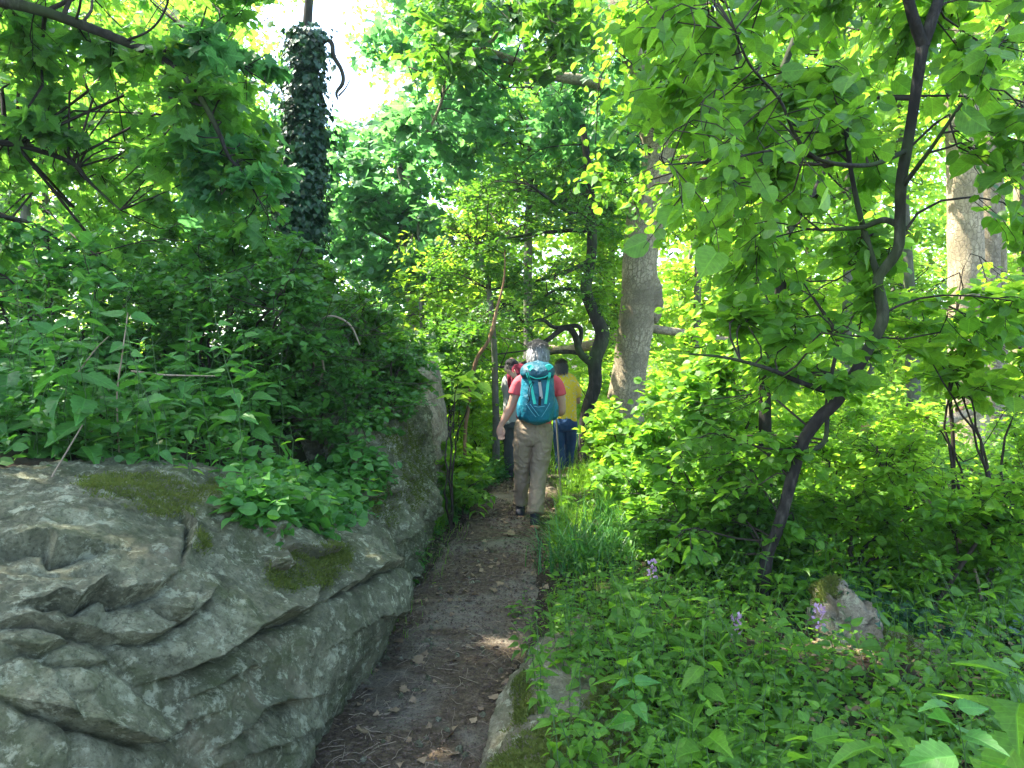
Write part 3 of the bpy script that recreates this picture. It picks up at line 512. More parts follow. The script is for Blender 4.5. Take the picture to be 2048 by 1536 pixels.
# --- ivy clad trunk
iv = tree('ivy_covered_tree', 'tall dead tree wrapped in dark ivy with a bare top, standing against the white sky', 'tree',
     [(604, 660, 8.2, 44), (596, 500, 8.2, 42), (600, 400, 8.2, 40), (607, 300, 8.2, 36), (608, 200, 8.2, 26), (611, 100, 8.2, 20), (618, 0, 8.2, 17), (626, -120, 8.2, 14)], B['ivied'],
     [[(600, 460, 8.2, 26), (580, 380, 8.2, 22), (563, 320, 8.2, 16), (553, 300, 8.2, 8)], [(615, 120, 8.2, 9), (637, 100, 8.2, 9), (651, 80, 8.15, 9), (664, 88, 8.15, 9), (667, 112, 8.1, 9), (683, 140, 8.1, 8), (686, 165, 8.1, 8), (673, 185, 8.1, 6), (676, 200, 8.1, 3)],
      [(677, 192, 8.1, 4), (690, 178, 8.1, 3), (700, 160, 8.1, 2)]])
def ivy(root, ctrl, n, amp, size, lo=0, hi=1):
    C_ = catmull(px4(ctrl), 60); t = rng.uniform(lo, hi, n)*59; i = np.minimum(t.astype(int), 58); p = C_[i]; a = rng.uniform(0, 2*math.pi, n)
    rad = p[:, 3]+np.abs(rng.normal(size=n))*amp*(.5+1.1*np.clip(noise(np.stack([t*.35, a*.6, 0*a], -1))+.45, 0, 1.6)); o = np.stack([np.cos(a), np.sin(a), 0*a], -1)
    P = p[:, :3]+o*rad[:, None]; D = unit(np.array([0, 0, -1.])+o*.7+rng.normal(size=(n, 3))*.45); v, f = leaves(P, D, unit(o+rdir(n)*.4+[0, 0, .4]), size*rng.uniform(.6, 1.3, n), T_IVY)
    mesh('ivy', v, f, L['ivy'], root, smooth=False)
ivy(iv, [(604, 660, 8.2, 60), (596, 500, 8.2, 62), (600, 400, 8.2, 60), (607, 300, 8.2, 48), (608, 200, 8.2, 32), (611, 110, 8.2, 16), (613, 60, 8.2, 8)], 9500, .09, .07)
ivy(iv, [(600, 460, 8.2, 34), (580, 380, 8.2, 30), (563, 320, 8.2, 20), (553, 300, 8.2, 8)], 1300, .06, .06)
# --- sycamore boughs from the left; extra unseen crown added overhead to shade the foreground
OC = np.stack([rng.uniform(-8., 1.0, 110), rng.uniform(1.0, 6.2, 110), rng.uniform(6.0, 8.6, 110)], -1); OC[80:, 0] = rng.uniform(-4.8, -.4, 30); OC[80:, 1] = rng.uniform(2.6, 5.4, 30); OVER = dict(C=OC, R=rng.uniform(.5, .8, 110), tw=8, lf=8, size=.17, T=T_MAPLE_S, mat=L['maple'], tilt=.6)
tree('sycamore_tree', 'sycamore off to the left whose long dark bough arches across the upper left', 'tree',
     [(-860, 900, 4.6, 150), (-840, 400, 4.6, 130), (-760, 0, 4.7, 120), (-700, -400, 5.0, 90), (-650, -900, 5.5, 70)], B['grey'],
     [[(-760, 0, 4.7, 50.4), (-300, -60, 4.9, 34.6), (-60, -10, 5.1, 25.9), (60, 15, 5.2, 21.6), (150, 45, 5.3, 19.4), (240, 80, 5.4, 18.0), (320, 115, 5.5, 15.8), (385, 170, 5.5, 13.0), (415, 220, 5.5, 10.8), (440, 270, 5.5, 8.6), (458, 315, 5.5, 6.5), (490, 350, 5.5, 5.0), (515, 395, 5.5, 2.9)],
      [(320, 115, 5.5, 6.5), (345, 90, 5.5, 5.8), (400, 82, 5.6, 5.8), (440, 100, 5.6, 5.0), (480, 130, 5.7, 3.6), (540, 170, 5.7, 2.2)], [(250, 82, 5.4, 5.8), (300, 60, 5.3, 4.3), (330, 20, 5.3, 4.3), (345, -40, 5.3, 3.6)],
      [(-800, 300, 4.7, 28.8), (-200, 280, 5.2, 18.7), (0, 285, 5.6, 13.0), (90, 305, 5.7, 10.1), (150, 330, 5.8, 8.6), (180, 365, 5.8, 6.5), (240, 420, 5.9, 4.3)],
      [(-820, 420, 4.7, 24.5), (-200, 410, 5.2, 13.0), (0, 432, 5.6, 8.6), (80, 455, 5.7, 6.5), (160, 515, 5.7, 4.3)], [(150, 45, 5.3, 5.8), (160, 10, 5.2, 5.0), (165, -60, 5.1, 4.3)]],
     [dict(**sc(84, (-120, -80, 540, 330), (5.4, 8.5), (.25, .5)), tw=7, lf=7, size=.1, T=T_MAPLE, mat=L['maple'], tilt=.75, droop=.2),
      dict(**sc(20, (380, -40, 590, 420), (5.4, 6.8), (.18, .34)), tw=6, lf=7, size=.1, T=T_MAPLE, mat=L['blue'], tilt=.8, droop=.25),
      dict(**sc(38, (-120, 300, 560, 560), (5.6, 8.), (.25, .5)), tw=8, lf=7, size=.085, T=T_MAPLE, mat=L['maple'], tilt=.6, droop=.15),
      OVER], sides=24, limbmat=B['dark'])
# --- tree builders for an added overhead shade canopy; none placed
def xyz(a): return np.array(a, float)
def free_tree(name, label, cat, trunk, mat, crown, group=None):
    root = thing(name, label, cat, trunk[0][:3], group); v, f = limb_mesh(np.array(trunk, float), 50, 18, .05, 3.); mesh('trunk', v, f, mat, root)
    for cr in crown: foliage(root, skel=catmull(np.array(trunk, float), 40), **cr)
    return root
def ball(n, c0, rad, r):
    C_ = np.array(c0)+rdir(n)*rng.random((n, 1))**.4*np.array(rad); return dict(C=C_, R=rng.uniform(*r, n))
# --- small sycamore at mid distance
tree('sycamore_sapling', 'thin forked grey tree with leaves tinted blue-green for lens haze in the gap left of the hikers', 'tree',
     [(836, 800, 13., 20), (828, 640, 13., 20), (815, 560, 13., 20), (805, 480, 13., 20), (808, 430, 13., 18), (812, 385, 13., 16), (800, 340, 13., 12), (792, 290, 13., 9), (800, 220, 13., 7)], B['grey'],
     [[(806, 435, 13., 12), (770, 400, 12.9, 10), (735, 360, 12.8, 8), (700, 330, 12.7, 5)], [(812, 385, 13., 10), (820, 330, 13., 8), (810, 290, 13., 6), (775, 250, 12.8, 4)], [(806, 500, 13., 9), (760, 470, 12.8, 6), (700, 440, 12.5, 4)]],
     [dict(**sc(85, (640, 230, 900, 560), (11.5, 14.5), (.35, .65)), tw=8, lf=8, size=.13, T=T_MAPLE_S, mat=L['blue'], tilt=.7)])
# --- pale trunks on the right
tree('plane_tree', 'thick pale trunk with flaking bark and a scar, front one of the right pair', 'tree',
     [(1938, 930, 12., 84), (1935, 800, 12., 72), (1932, 600, 12., 66), (1930, 400, 12., 62), (1922, 200, 12., 58), (1915, 60, 12., 54), (1910, -100, 12., 50), (1900, -400, 12., 40)], B['pale'],
     [[(1925, 150, 12., 16), (2000, 60, 11., 14), (2080, -60, 10., 11)]],
     [dict(**sc(40, (1700, -150, 2150, 250), (9.5, 13.), (.5, .9)), tw=9, lf=8, size=.13, T=T_SMALL, mat=L['bright'], tilt=.7)], sides=32, n=90)
tree('plane_tree', 'grey-brown trunk just behind and to the right of the pale flaking one', 'tree',
     [(1980, 930, 12.8, 56), (1978, 700, 12.8, 46), (1976, 500, 12.8, 42), (1975, 300, 12.8, 40), (1965, 100, 12.8, 36), (1960, -200, 12.8, 30)], B['oak'], sides=24)
tree('beech_tree', 'narrow light grey trunk at the right edge beyond the two thick trunks', 'tree',
     [(2003, 930, 17., 34), (2000, 700, 17., 28), (1998, 450, 17., 24), (1990, 250, 17., 20), (1990, -100, 17., 16)], B['pale'], sides=18)
tree('beech_tree', 'sun-flecked trunk low at the right edge, behind the narrow grey one', 'tree', [(2032, 930, 20., 40), (2036, 780, 20., 34), (2040, 600, 20., 30), (2045, 200, 20., 24)], B['pale'], sides=18)
tree('elm_tree', 'dim brown trunk at mid distance between the leaning hazel and the thick pale trunk', 'tree', [(1832, 900, 16., 30), (1826, 760, 16., 26), (1820, 600, 16., 22), (1812, 460, 16., 18), (1800, 200, 16., 14)], B['grey'],
     crown=[dict(**sc(36, (1650, 250, 1900, 700), (15, 18.), (.6, 1.)), tw=8, lf=8, size=.14, T=T_SMALL, mat=L['bright'], tilt=.7)])
tree('elm_tree', 'thin pinkish trunk beyond the shrubs, seen through the hazel leaves', 'tree', [(1478, 880, 12.5, 15), (1482, 760, 12.5, 13), (1478, 640, 12.5, 12), (1470, 520, 12.5, 10), (1474, 400, 12.5, 8)], B['straw'],
     [[(1478, 620, 12.5, 8), (1450, 570, 12.4, 7), (1430, 545, 12.3, 6), (1390, 550, 12.2, 4)]], [dict(**sc(26, (1380, 380, 1560, 640), (11.5, 13.5), (.3, .6)), tw=7, lf=8, size=.09, T=T_SMALL, mat=L['bright'], tilt=.6)])
tree('elm_tree', 'short dark trunk standing in the sunny undergrowth behind the hazel fork', 'tree', [(1735, 860, 18., 22), (1738, 740, 18., 20), (1745, 620, 18., 17), (1740, 480, 18., 14)], B['grey'],
     crown=[dict(**sc(24, (1620, 450, 1820, 660), (16, 19.), (.6, 1.)), tw=8, lf=8, size=.14, T=T_SMALL, mat=L['bright2'], tilt=.7)])
tree('hornbeam_tree', 'slim smooth pale grey stem just left of the hikers', 'tree', [(992, 860, 9.6, 14), (990, 760, 9.6, 13), (988, 690, 9.6, 12), (982, 620, 9.6, 11), (975, 560, 9.6, 10), (962, 520, 9.6, 9), (955, 480, 9.6, 6)], B['grey'],
     crown=[dict(**sc(16, (880, 430, 1040, 560), (9, 10.6), (.25, .4)), tw=8, lf=8, size=.055, T=T_SMALL, mat=L['bright'], tilt=.6)])
tree('dead_sapling', 'bent reddish-brown dead sapling with peeling bark left of the hikers', 'tree', [(930, 870, 8.6, 7), (936, 820, 8.6, 8), (943, 760, 8.6, 8), (955, 715, 8.6, 8), (975, 685, 8.6, 7), (986, 655, 8.6, 8), (992, 625, 8.6, 6), (1008, 560, 8.6, 4), (1010, 500, 8.6, 3)], B['rot'])
tree('hornbeam_tree', 'straight slender trunk rising behind the pale tan rock slab', 'tree', [(846, 760, 12., 12), (845, 680, 12., 11), (843, 600, 12., 10), (838, 520, 12., 8), (836, 430, 12., 5)], B['grey'],
     crown=[dict(**sc(40, (800, 520, 960, 700), (10.5, 13), (.35, .6)), tw=8, lf=8, size=.08, T=T_SMALL, mat=L['bright'], tilt=.6)])
# saplings on the right, close
for lab, tk, bx, dd_ in (('thin upright sapling with two stems below the thick pale trunk', [(1915, 1120, 5.2, 9), (1908, 1000, 5.2, 8), (1906, 880, 5.2, 8), (1900, 780, 5.2, 7), (1905, 690, 5.2, 5), (1915, 600, 5.2, 3)], (1760, 560, 2060, 800), (4.6, 5.8)),
                         ('thin sapling leaning beside the upright one at the right, its stem reaching the ivy', [(1800, 1290, 4.2, 11), (1870, 1210, 4.2, 9), (1930, 1120, 4.2, 8), (1985, 1040, 4.2, 6), (2020, 1005, 4.2, 4)], (1900, 960, 2080, 1080), (4., 4.6)),
                         ('wispy straw-coloured sapling curving up from the rock by the hazel', [(1960, 1180, 4.4, 6), (1930, 1100, 4.4, 6), (1870, 1020, 4.4, 5), (1830, 960, 4.4, 4), (1760, 930, 4.4, 3)], (1720, 880, 1900, 980), (4.2, 4.8))):
    tree('sapling', lab, 'sapling', tk, B['twig'] if 'straw' not in lab else B['straw'], crown=[dict(**sc(16, bx, dd_, (.15, .3)), tw=7, lf=7, size=.05, T=T_OVATE, mat=L['bright'], tilt=.45)])
# --- forest behind: separate broadleaf trees, each with its own crown
def bgtree(name, label, px, d, wpx, top, crownbox, n, rad, lsize, mat, dr=2.2, group='broadleaf trees of the sunny wood behind', tw=9, lf=9, T=T_QUAD, bk='grey'):
    g = W(px, 700, d); g[2] = float(gz(g[0], g[1])); h = W(px, top, d)[2]
    lean = rng.uniform(-.6, .6); tr = np.array([[g[0], d, g[2]-.1, wpx*d/F/2*1.2], [g[0]+lean*.2, d, g[2]+(h-g[2])*.3, wpx*d/F/2], [g[0]+lean*.1, d+.2, g[2]+(h-g[2])*.65, wpx*d/F/2*.7], [g[0]+lean, d, h, .03]])
    root = thing(name, label, 'tree', tr[0][:3], group); v, f = limb_mesh(tr, 24, 9, .05, rng.uniform(0, 50)); mesh('trunk', v, f, B[bk], root)
    C_, R_ = scatter(n, crownbox, (d-dr, d+dr), rad); foliage(root, C_, R_, catmull(tr, 24), tw, lf, lsize, T, mat, tilt=.8, twr=.006, bl=True)
    return root
BG = [('lime_tree', 'pale green tree seen low between the massive grey trunk and the hazel', 1375, 22, 12, 380, (1300, 430, 1480, 660), 30, (.6, 1.), .18, 'bright2'),
 ('beech_tree', 'tree tinted blue-green for lens haze behind the ivy-clad trunk, to its left', 470, 15, 14, 150, (330, 230, 640, 640), 70, (.6, 1.1), .17, 'blue'),
 ('beech_tree', 'broad green tree filling the far upper left corner behind the long bough', 60, 13, 20, -150, (-260, -150, 360, 330), 90, (.7, 1.3), .17, 'bright'),
 ('beech_tree', 'shady green tree far left behind the nettle bank', 90, 15, 18, 150, (-260, 260, 380, 640), 110, (.6, 1.2), .17, 'maple'),
 ('ash_tree', 'yellow-green tree glowing between the ivy trunk and the long bough', 330, 17, 14, -20, (180, 20, 480, 330), 66, (.7, 1.2), .18, 'bright2'),
 ('ash_tree', 'tree behind the forked grey sapling, paler and lower', 730, 19, 14, 380, (600, 400, 860, 700), 60, (.6, 1.1), .17, 'blue'),
 ('ash_tree', 'sunny yellow-green tree straight ahead beyond the bend of the path', 950, 20, 16, 330, (820, 380, 1130, 720), 105, (.7, 1.3), .18, 'bright2'),
 ('lime_tree', 'tall green tree ahead, above the crooked dark tree', 1060, 16, 18, -100, (840, 120, 1270, 440), 110, (.7, 1.2), .16, 'maple'),
 ('lime_tree', 'brilliant lime-green tree between the crooked tree and the massive grey trunk', 1225, 18, 14, 250, (1120, 380, 1300, 740), 60, (.6, 1.), .17, 'bright2'),
 ('lime_tree', 'lime-green tree immediately right of the massive grey trunk', 1400, 17, 15, 80, (1310, 180, 1560, 480), 70, (.7, 1.2), .17, 'bright'),
 ('beech_tree', 'pale green tree low behind the slender dark sinuous stem', 1450, 21, 16, 430, (1320, 560, 1650, 760), 70, (.7, 1.2), .18, 'bright2'),
 ('beech_tree', 'high green tree filling the top right behind the hazel fork', 1690, 16, 18, -200, (1480, -150, 1860, 330), 95, (.8, 1.4), .18, 'bright'),
 ('ash_tree', 'yellow-green tree behind the hazel, right of centre', 1620, 22, 16, 250, (1480, 300, 1800, 640), 80, (.8, 1.4), .19, 'bright2'),
 ('ash_tree', 'bright tree at the far right edge above the undergrowth', 2050, 19, 16, 100, (1930, 150, 2300, 700), 85, (.8, 1.4), .19, 'bright2'),
 ('beech_tree', 'leafy tree in the upper right corner behind the pale trunks', 2040, 15, 16, -150, (1860, -150, 2300, 260), 70, (.7, 1.2), .16, 'maple'),
 ('lime_tree', 'glowing tree low between the pale trunk and the leaning hazel', 1790, 24, 16, 400, (1680, 520, 2000, 780), 70, (.8, 1.4), .19, 'bright2')]
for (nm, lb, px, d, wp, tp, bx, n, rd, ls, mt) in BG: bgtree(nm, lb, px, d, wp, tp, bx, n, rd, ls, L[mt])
# far wood mass
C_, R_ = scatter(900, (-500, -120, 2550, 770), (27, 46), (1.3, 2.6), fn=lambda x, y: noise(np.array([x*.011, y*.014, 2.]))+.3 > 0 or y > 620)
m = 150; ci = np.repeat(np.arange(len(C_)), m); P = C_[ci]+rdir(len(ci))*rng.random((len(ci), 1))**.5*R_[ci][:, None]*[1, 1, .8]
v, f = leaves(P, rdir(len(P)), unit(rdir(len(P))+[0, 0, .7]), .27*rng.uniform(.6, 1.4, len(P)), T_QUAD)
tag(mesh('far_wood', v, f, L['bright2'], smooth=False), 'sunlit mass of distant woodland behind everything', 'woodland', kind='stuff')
# ------------------------------------------------------------ undergrowth
def herbs(Bs, H, npair, lsize, T, lean=.15, up=.15, top=.35):
    """upright herbs with crosswise leaf pairs; returns leaf mesh and stem mesh"""
    N = len(Bs); K = 6; t = np.linspace(0, 1, K)[None, :, None]; H = np.broadcast_to(H, N)[:, None, None]; ln = rng.normal(size=(N, 1, 3))*lean; ln[..., 2] = 0
    P = Bs[:, None]+np.concatenate([ln[..., :2]*t**1.6*H+rng.normal(size=(N, K, 2))*.012*H, t*H*np.sqrt(1-.3*np.clip((ln**2).sum(-1, keepdims=True), 0, 1))], -1)
    P[:, 0] = Bs; R = (.0015+.0022*np.clip(H[..., 0], .1, 1))*(1-.6*t[..., 0])+0*P[..., 0]; st = tubes(P, R, 4)
    u = np.linspace(.16, 1, npair); q = []; LS = np.broadcast_to(lsize, N)
    az0 = rng.uniform(0, math.pi, N)
    Pp = []; D = []; Nn = []; Z = []
    for k, uu in enumerate(u):
        i = min(int(uu*(K-1)), K-2); fr = uu*(K-1)-i; p = P[:, i]*(1-fr)+P[:, i+1]*fr
        for s in (0, 1):
            a = az0+k*math.pi/2+s*math.pi+rng.normal(size=N)*.25; o = np.stack([np.cos(a), np.sin(a), 0*a], -1)
            dz = up-.15+(uu-.5)*.8+rng.normal(size=N)*.28; d = o+np.stack([0*a, 0*a, dz], -1); s_ = LS*(1-(1-top)*max(0, (uu-.45)/.55)**1.3)*rng.uniform(.75, 1.15, N)
            keep = rng.random(N) < .93
            Pp.append((p+unit(d)*s_[:, None]*.15)[keep]); D.append(d[keep]); Nn.append((unit(np.stack([-np.cos(a)*dz, -np.sin(a)*dz, 1+0*a], -1)+rng.normal(size=(N, 3))*.38))[keep]); Z.append(s_[keep])
    return leaves(np.concatenate(Pp), np.concatenate(D), np.concatenate(Nn), np.concatenate(Z), T), st
def blades(Bs, H, wd, bend=.5, dirs=None, K=5):
    N = len(Bs); a = rng.uniform(0, 2*math.pi, N); o = np.stack([np.cos(a), np.sin(a), 0*a], -1)
    if dirs is not None: o = unit(o*.7+dirs); o[:, 2] = 0
    t = np.linspace(0, 1, K)[None, :, None]; b = (bend*rng.uniform(.3, 1.5, N))[:, None, None]; H = np.broadcast_to(H, N)[:, None, None]; P = Bs[:, None]+o[:, None]*t**1.8*H*b+np.array([0, 0, 1.])*(t-.42*b*t**2.4)*H
    s = unit(np.cross(o, [0, 0, 1.]))[:, None]*(wd*np.sqrt(np.clip(1-t, .003, 1)))*np.broadcast_to(rng.uniform(.6, 1.2, N)[:, None, None], (N, 1, 1))
    V = np.stack([P-s, P+s], 2).reshape(-1, 3); f = grid_faces(K, 2)[None]+(np.arange(N)*K*2)[:, None, None]; return V, f.reshape(-1, 4)
def onground(x, y, dz=0): return np.stack([x, y, gz(x, y)+dz], -1)
def field(n, y0, y1, fx, lg=True):
    """points over the ground, denser near the camera; fx(x,y)->keep"""
    y = np.exp(rng.uniform(math.log(y0), math.log(y1), n)) if lg else rng.uniform(y0, y1, n); x = rng.uniform(-1.0, 1.0, n)*y*.85; k_ = fx(x, y); return x[k_], y[k_]
offp = lambda x, y: (x > pathx(y)+.46+.12*noise(np.stack([y*2, 0*y, 0*y], -1))) & ~((y < 4.3) & (x < .32))
# --- left bank: undergrowth behind and above the boulders
x = rng.uniform(-6, -1.15, 1500); y = rng.uniform(3.3, 9.0, 1500); kp = (x < -1.3-.25*(y > 4.3)) & (x > -.95*y) & (x < -.2*y-.25); x, y = x[kp], y[kp]
lv, st = herbs(onground(x, y, -.03), rng.uniform(.2, .7, len(x)), 6, rng.uniform(.06, .12, len(x)), T_NETTLE, .25)
um = vein(mesh('undergrowth', *lv, L['nettle'], smooth=False), T_NETTLE); tag(um, 'dense dark nettles and herbs covering the bank above the boulder', 'undergrowth', kind='stuff'); mesh('stem', *st, B['green'], um)
# low creeping leaves on rock tops and bank
def cover(V, Nn, fn, n, size, T, mat, name, label, lift=.05, cat='ground cover', par=None):
    px, py = PX(V); m = fn(px, py, V); idx = np.nonzero(m)[0]; i = rng.choice(idx, n); P = V[i]+rng.normal(size=(n, 3))*.02; P[:, 2] += rng.random(n)**1.5*lift
    D = rdir(n, .35); v, f = leaves(P, D, unit(np.array([0, 0, 1.])+rng.normal(size=(n, 3))*.45), size*rng.uniform(.5, 1.3, n), T); o = mesh(name, v, f, mat, par, smooth=False)
    return o if par is not None else tag(o, label, cat, kind='stuff')
top = lambda px, py, V: (V[:, 2] > .75) & (noise(V*2.2)+.05 > 0) & (py < 1040) & (V[:, 0] < 0)
GV = np.stack([X, Y, gz(X, Y)], -1).reshape(-1, 3)
cover(np.concatenate([BV, RV]), np.concatenate([BN, RN]), lambda px, py, V: (V[:, 2] > .62) & (py < 1065+120*noise(V*3)) & (px > 430+150*noise(V*2+5)) & (noise(V*5)+.1 > 0) & (((px-600)/190)**2+((py-985)/95)**2 < 1), 3600, .06, T_OVATE, L['nettle'], 'creeping_herbs', 'small trefoil leaves spilling over the top edge of the boulder', .14)
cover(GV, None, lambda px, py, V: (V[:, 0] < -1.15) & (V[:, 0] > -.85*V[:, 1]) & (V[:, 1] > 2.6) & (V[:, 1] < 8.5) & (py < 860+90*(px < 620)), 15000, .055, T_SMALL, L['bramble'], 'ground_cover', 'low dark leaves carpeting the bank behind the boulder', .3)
def shrub(name, label, base, box, d, n, rad, lsize, T, mat, tw=8, lf=8, nst=6, stm='twig', group=None, tilt=.55, flat=.6, fn=None, cat='shrub', gaps=False, r0=.012, twr=.0022):
    """several stems from one root carrying sprays of leaves"""
    b = W(base[0], base[1], base[2]); b[2] = float(gz(b[0], b[1])) if len(base) < 4 else base[3]; root = thing(name, label, cat, b, group)
    C_, R_ = scatter(n, box, d, rad, gaps=gaps, fn=fn); pick = C_[rng.choice(len(C_), min(nst, len(C_)), replace=False)]
    ctr = []
    for p in pick:
        m_ = b*.5+p*.5+rng.normal(size=3)*.08*np.linalg.norm(p-b); m_[2] += .12*np.linalg.norm(p-b); ctr.append(np.array([[*b, r0], [*m_, r0*.7], [*p, r0*.3]]))
    P = np.array([catmull(c_, 14) for c_ in ctr]); mesh('stem', *tubes(P[..., :3]+rng.normal(size=P[..., :3].shape)*.012*(np.arange(14) > 0)[None, :, None], P[..., 3], 6), B[stm], root)
    foliage(root, C_, R_, P.reshape(-1, 4), tw, lf, lsize, T, mat, tilt=tilt, flat=flat, twr=twr); return root
shrub('shrub', 'dark tangled shrub with small leaves rising left of the ivy-clad trunk', (420, 900, 5.2), (330, 470, 640, 830), (4.6, 6.2), 95, (.15, .3), .045, T_OVATE, L['bramble'], 10, 9, 12)
shrub('shrub', 'low bramble tangle with dead twigs under the ivy-clad trunk', (600, 880, 5.4), (520, 640, 730, 815), (5.0, 6.0), 60, (.14, .26), .04, T_OVATE, L['bramble'], 9, 8, 16, 'straw')
shrub('shrub', 'light green maple shrub sloping down toward the pale rock slab', (700, 850, 6.6), (600, 520, 850, 770), (6, 7.6), 92, (.16, .32), .055, T_MAPLE_S, L['dark'], 9, 8, 10, fn=lambda x, y: y > 500+(x-600)*.75)
shrub('shrub', 'leafy shrub at the left edge above the nettles', (60, 900, 5.0), (-150, 470, 240, 760), (4.4, 6.), 80, (.18, .32), .055, T_OVATE, L['nettle'], 8, 8, 9)
shrub('shrub', 'dim shrub between the left edge shrub and the dark tangled one', (270, 900, 5.5), (180, 540, 420, 800), (5., 6.4), 70, (.18, .3), .05, T_OVATE, L['bramble'], 8, 8, 9)
shrub('shrub', 'small-leaved sprays hanging over the grey rock face', (770, 850, 6.2), (690, 700, 830, 790), (5.6, 6.6), 24, (.12, .22), .035, T_OVATE, L['bramble'], 9, 8, 8)
shrub('shrub', 'leafy sprays draped over the left side of the pale tan slab', (760, 830, 7.2, 1.1), (740, 690, 838, 860), (6.2, 7.1), 24, (.12, .2), .05, T_OVATE, L['nettle'], 8, 8, 6)
shrub('shrub', 'trailing leafy stems hanging over the top of the grey rock face', (700, 840, 5.3, .95), (610, 770, 840, 885), (4.7, 6.1), 44, (.1, .2), .042, T_OVATE, L['bramble'], 9, 8, 9)
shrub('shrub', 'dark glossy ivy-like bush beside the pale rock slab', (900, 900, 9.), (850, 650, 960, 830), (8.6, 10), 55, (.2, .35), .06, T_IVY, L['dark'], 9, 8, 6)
shrub('shrub', 'sunny green bush left of the hikers, behind the path bend', (960, 930, 9.5), (880, 740, 1020, 930), (9., 10.6), 60, (.2, .35), .07, T_OVATE, L['bright'], 8, 8, 7)
shrub('hazel_shoot', 'lime-green hazel sprig with a few large leaves left of the hikers', (900, 930, 6.4), (900, 745, 985, 800), (6.1, 6.5), 5, (.1, .14), .085, T_HAZEL, L['bright2'], 2, 4, 3, flat=.4, tilt=.4)
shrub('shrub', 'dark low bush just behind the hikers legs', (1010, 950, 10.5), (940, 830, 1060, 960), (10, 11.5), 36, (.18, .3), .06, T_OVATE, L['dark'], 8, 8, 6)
shrub('shrub', 'bright hazel bush right of the yellow shirt, at the foot of the massive grey trunk', (1200, 930, 8.6), (1130, 800, 1330, 950), (7.6, 9.4), 60, (.16, .32), .07, T_HAZEL, L['bright'], 8, 7, 8, tilt=.45)
shrub('shrub', 'wide-leaved bush in front of the massive grey trunk, below its burr', (1340, 980, 6.6), (1230, 730, 1480, 960), (5.8, 7.2), 66, (.15, .3), .068, T_HAZEL, L['hazel'], 8, 7, 8, tilt=.4, fn=lambda x, y: y > 700+(1480-x)*.35)
shrub('shrub', 'layered green bush left of the leaning hazel foot', (1400, 1120, 5.0), (1270, 900, 1520, 1130), (4.5, 5.6), 60, (.13, .26), .05, T_OVATE, L['hazel'], 9, 8, 9, tilt=.4)
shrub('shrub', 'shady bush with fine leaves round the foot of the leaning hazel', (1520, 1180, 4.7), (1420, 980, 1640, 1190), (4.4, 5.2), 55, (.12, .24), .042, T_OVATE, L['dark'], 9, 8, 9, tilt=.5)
shrub('shrub', 'airy bush with layered leaves below the thick pale trunk', (1900, 1080, 5.6), (1720, 800, 2080, 1030), (5., 6.4), 66, (.16, .3), .05, T_OVATE, L['bright'], 8, 8, 9, tilt=.35, flat=.4)
shrub('shrub', 'broad-leaved shrub at the right edge in front of the pale trunks', (2020, 1000, 5.0), (1840, 560, 2100, 800), (4.4, 5.4), 34, (.16, .28), .085, T_HAZEL, L['bright'], 6, 6, 6, tilt=.35, flat=.4)
shrub('shrub', 'leafy bush between the leaning hazel fork and the thick pale trunk', (1760, 1000, 7.), (1620, 820, 1860, 1000), (6.4, 8.), 50, (.18, .32), .055, T_OVATE, L['bright'], 8, 8, 7, tilt=.4)
shrub('shrub', 'green bush behind the slender dark sinuous stem', (1450, 900, 8.5), (1320, 700, 1600, 900), (7.8, 9.6), 60, (.2, .36), .07, T_OVATE, L['bright'], 8, 8, 8, tilt=.45)
shrub('shrub', 'yellow-green bush directly behind the yellow shirt', (1180, 900, 12.), (1080, 690, 1290, 860), (11.5, 13.5), 46, (.3, .5), .09, T_SMALL, L['bright2'], 8, 8, 6)
shrub('shrub', 'pale green bush ahead of the hikers, left of the head', (940, 850, 13.), (830, 640, 1060, 860), (12., 14.), 60, (.3, .5), .09, T_SMALL, L['bright'], 8, 8, 6)
Cc = []; 
for i in range(40):
    d = rng.uniform(13, 26); q = W(rng.uniform(-300, 2350) if i % 3 else rng.uniform(1150, 2250), 700, d); q[2] = float(gz(q[0], q[1])); m_ = 700; r_ = rng.uniform(.9, 1.9); e = rdir(m_)*rng.random((m_, 1))**.4*r_*[1, 1, .8]; e[:, 2] = np.abs(e[:, 2]+.2*r_); Cc.append(q+e)
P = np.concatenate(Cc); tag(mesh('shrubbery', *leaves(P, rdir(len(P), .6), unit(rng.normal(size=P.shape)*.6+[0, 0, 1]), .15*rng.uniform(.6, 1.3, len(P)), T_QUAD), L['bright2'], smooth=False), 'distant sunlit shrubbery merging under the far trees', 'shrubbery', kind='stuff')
shrub('shrub', 'leafy bush right of the hikers between the grass and the leaning hazel', (1330, 1100, 5.6), (1170, 930, 1400, 1090), (5.0, 6.6), 42, (.12, .24), .06, T_NETTLE, L['hazel'], 8, 7, 9, tilt=.45)
shrub('shrub', 'low bush right of the leaning hazel foot, above the craggy pale rock', (1700, 1180, 4.8), (1600, 980, 1830, 1150), (4.4, 5.6), 46, (.13, .24), .05, T_OVATE, L['hazel'], 8, 8, 9, tilt=.45)
shrub('shrub', 'low leafy bush at the right edge above the ivy ledge', (1960, 1180, 4.6), (1830, 1010, 2090, 1180), (4., 5.2), 46, (.13, .24), .055, T_OVATE, L['hazel'], 8, 8, 9, tilt=.45)
shrub('shrub', 'bushy growth behind the low bush, midway to the pale fallen trunk', (1680, 1050, 6.4), (1560, 880, 1780, 1020), (5.8, 7.4), 44, (.16, .3), .06, T_OVATE, L['bright'], 8, 8, 8, tilt=.45)
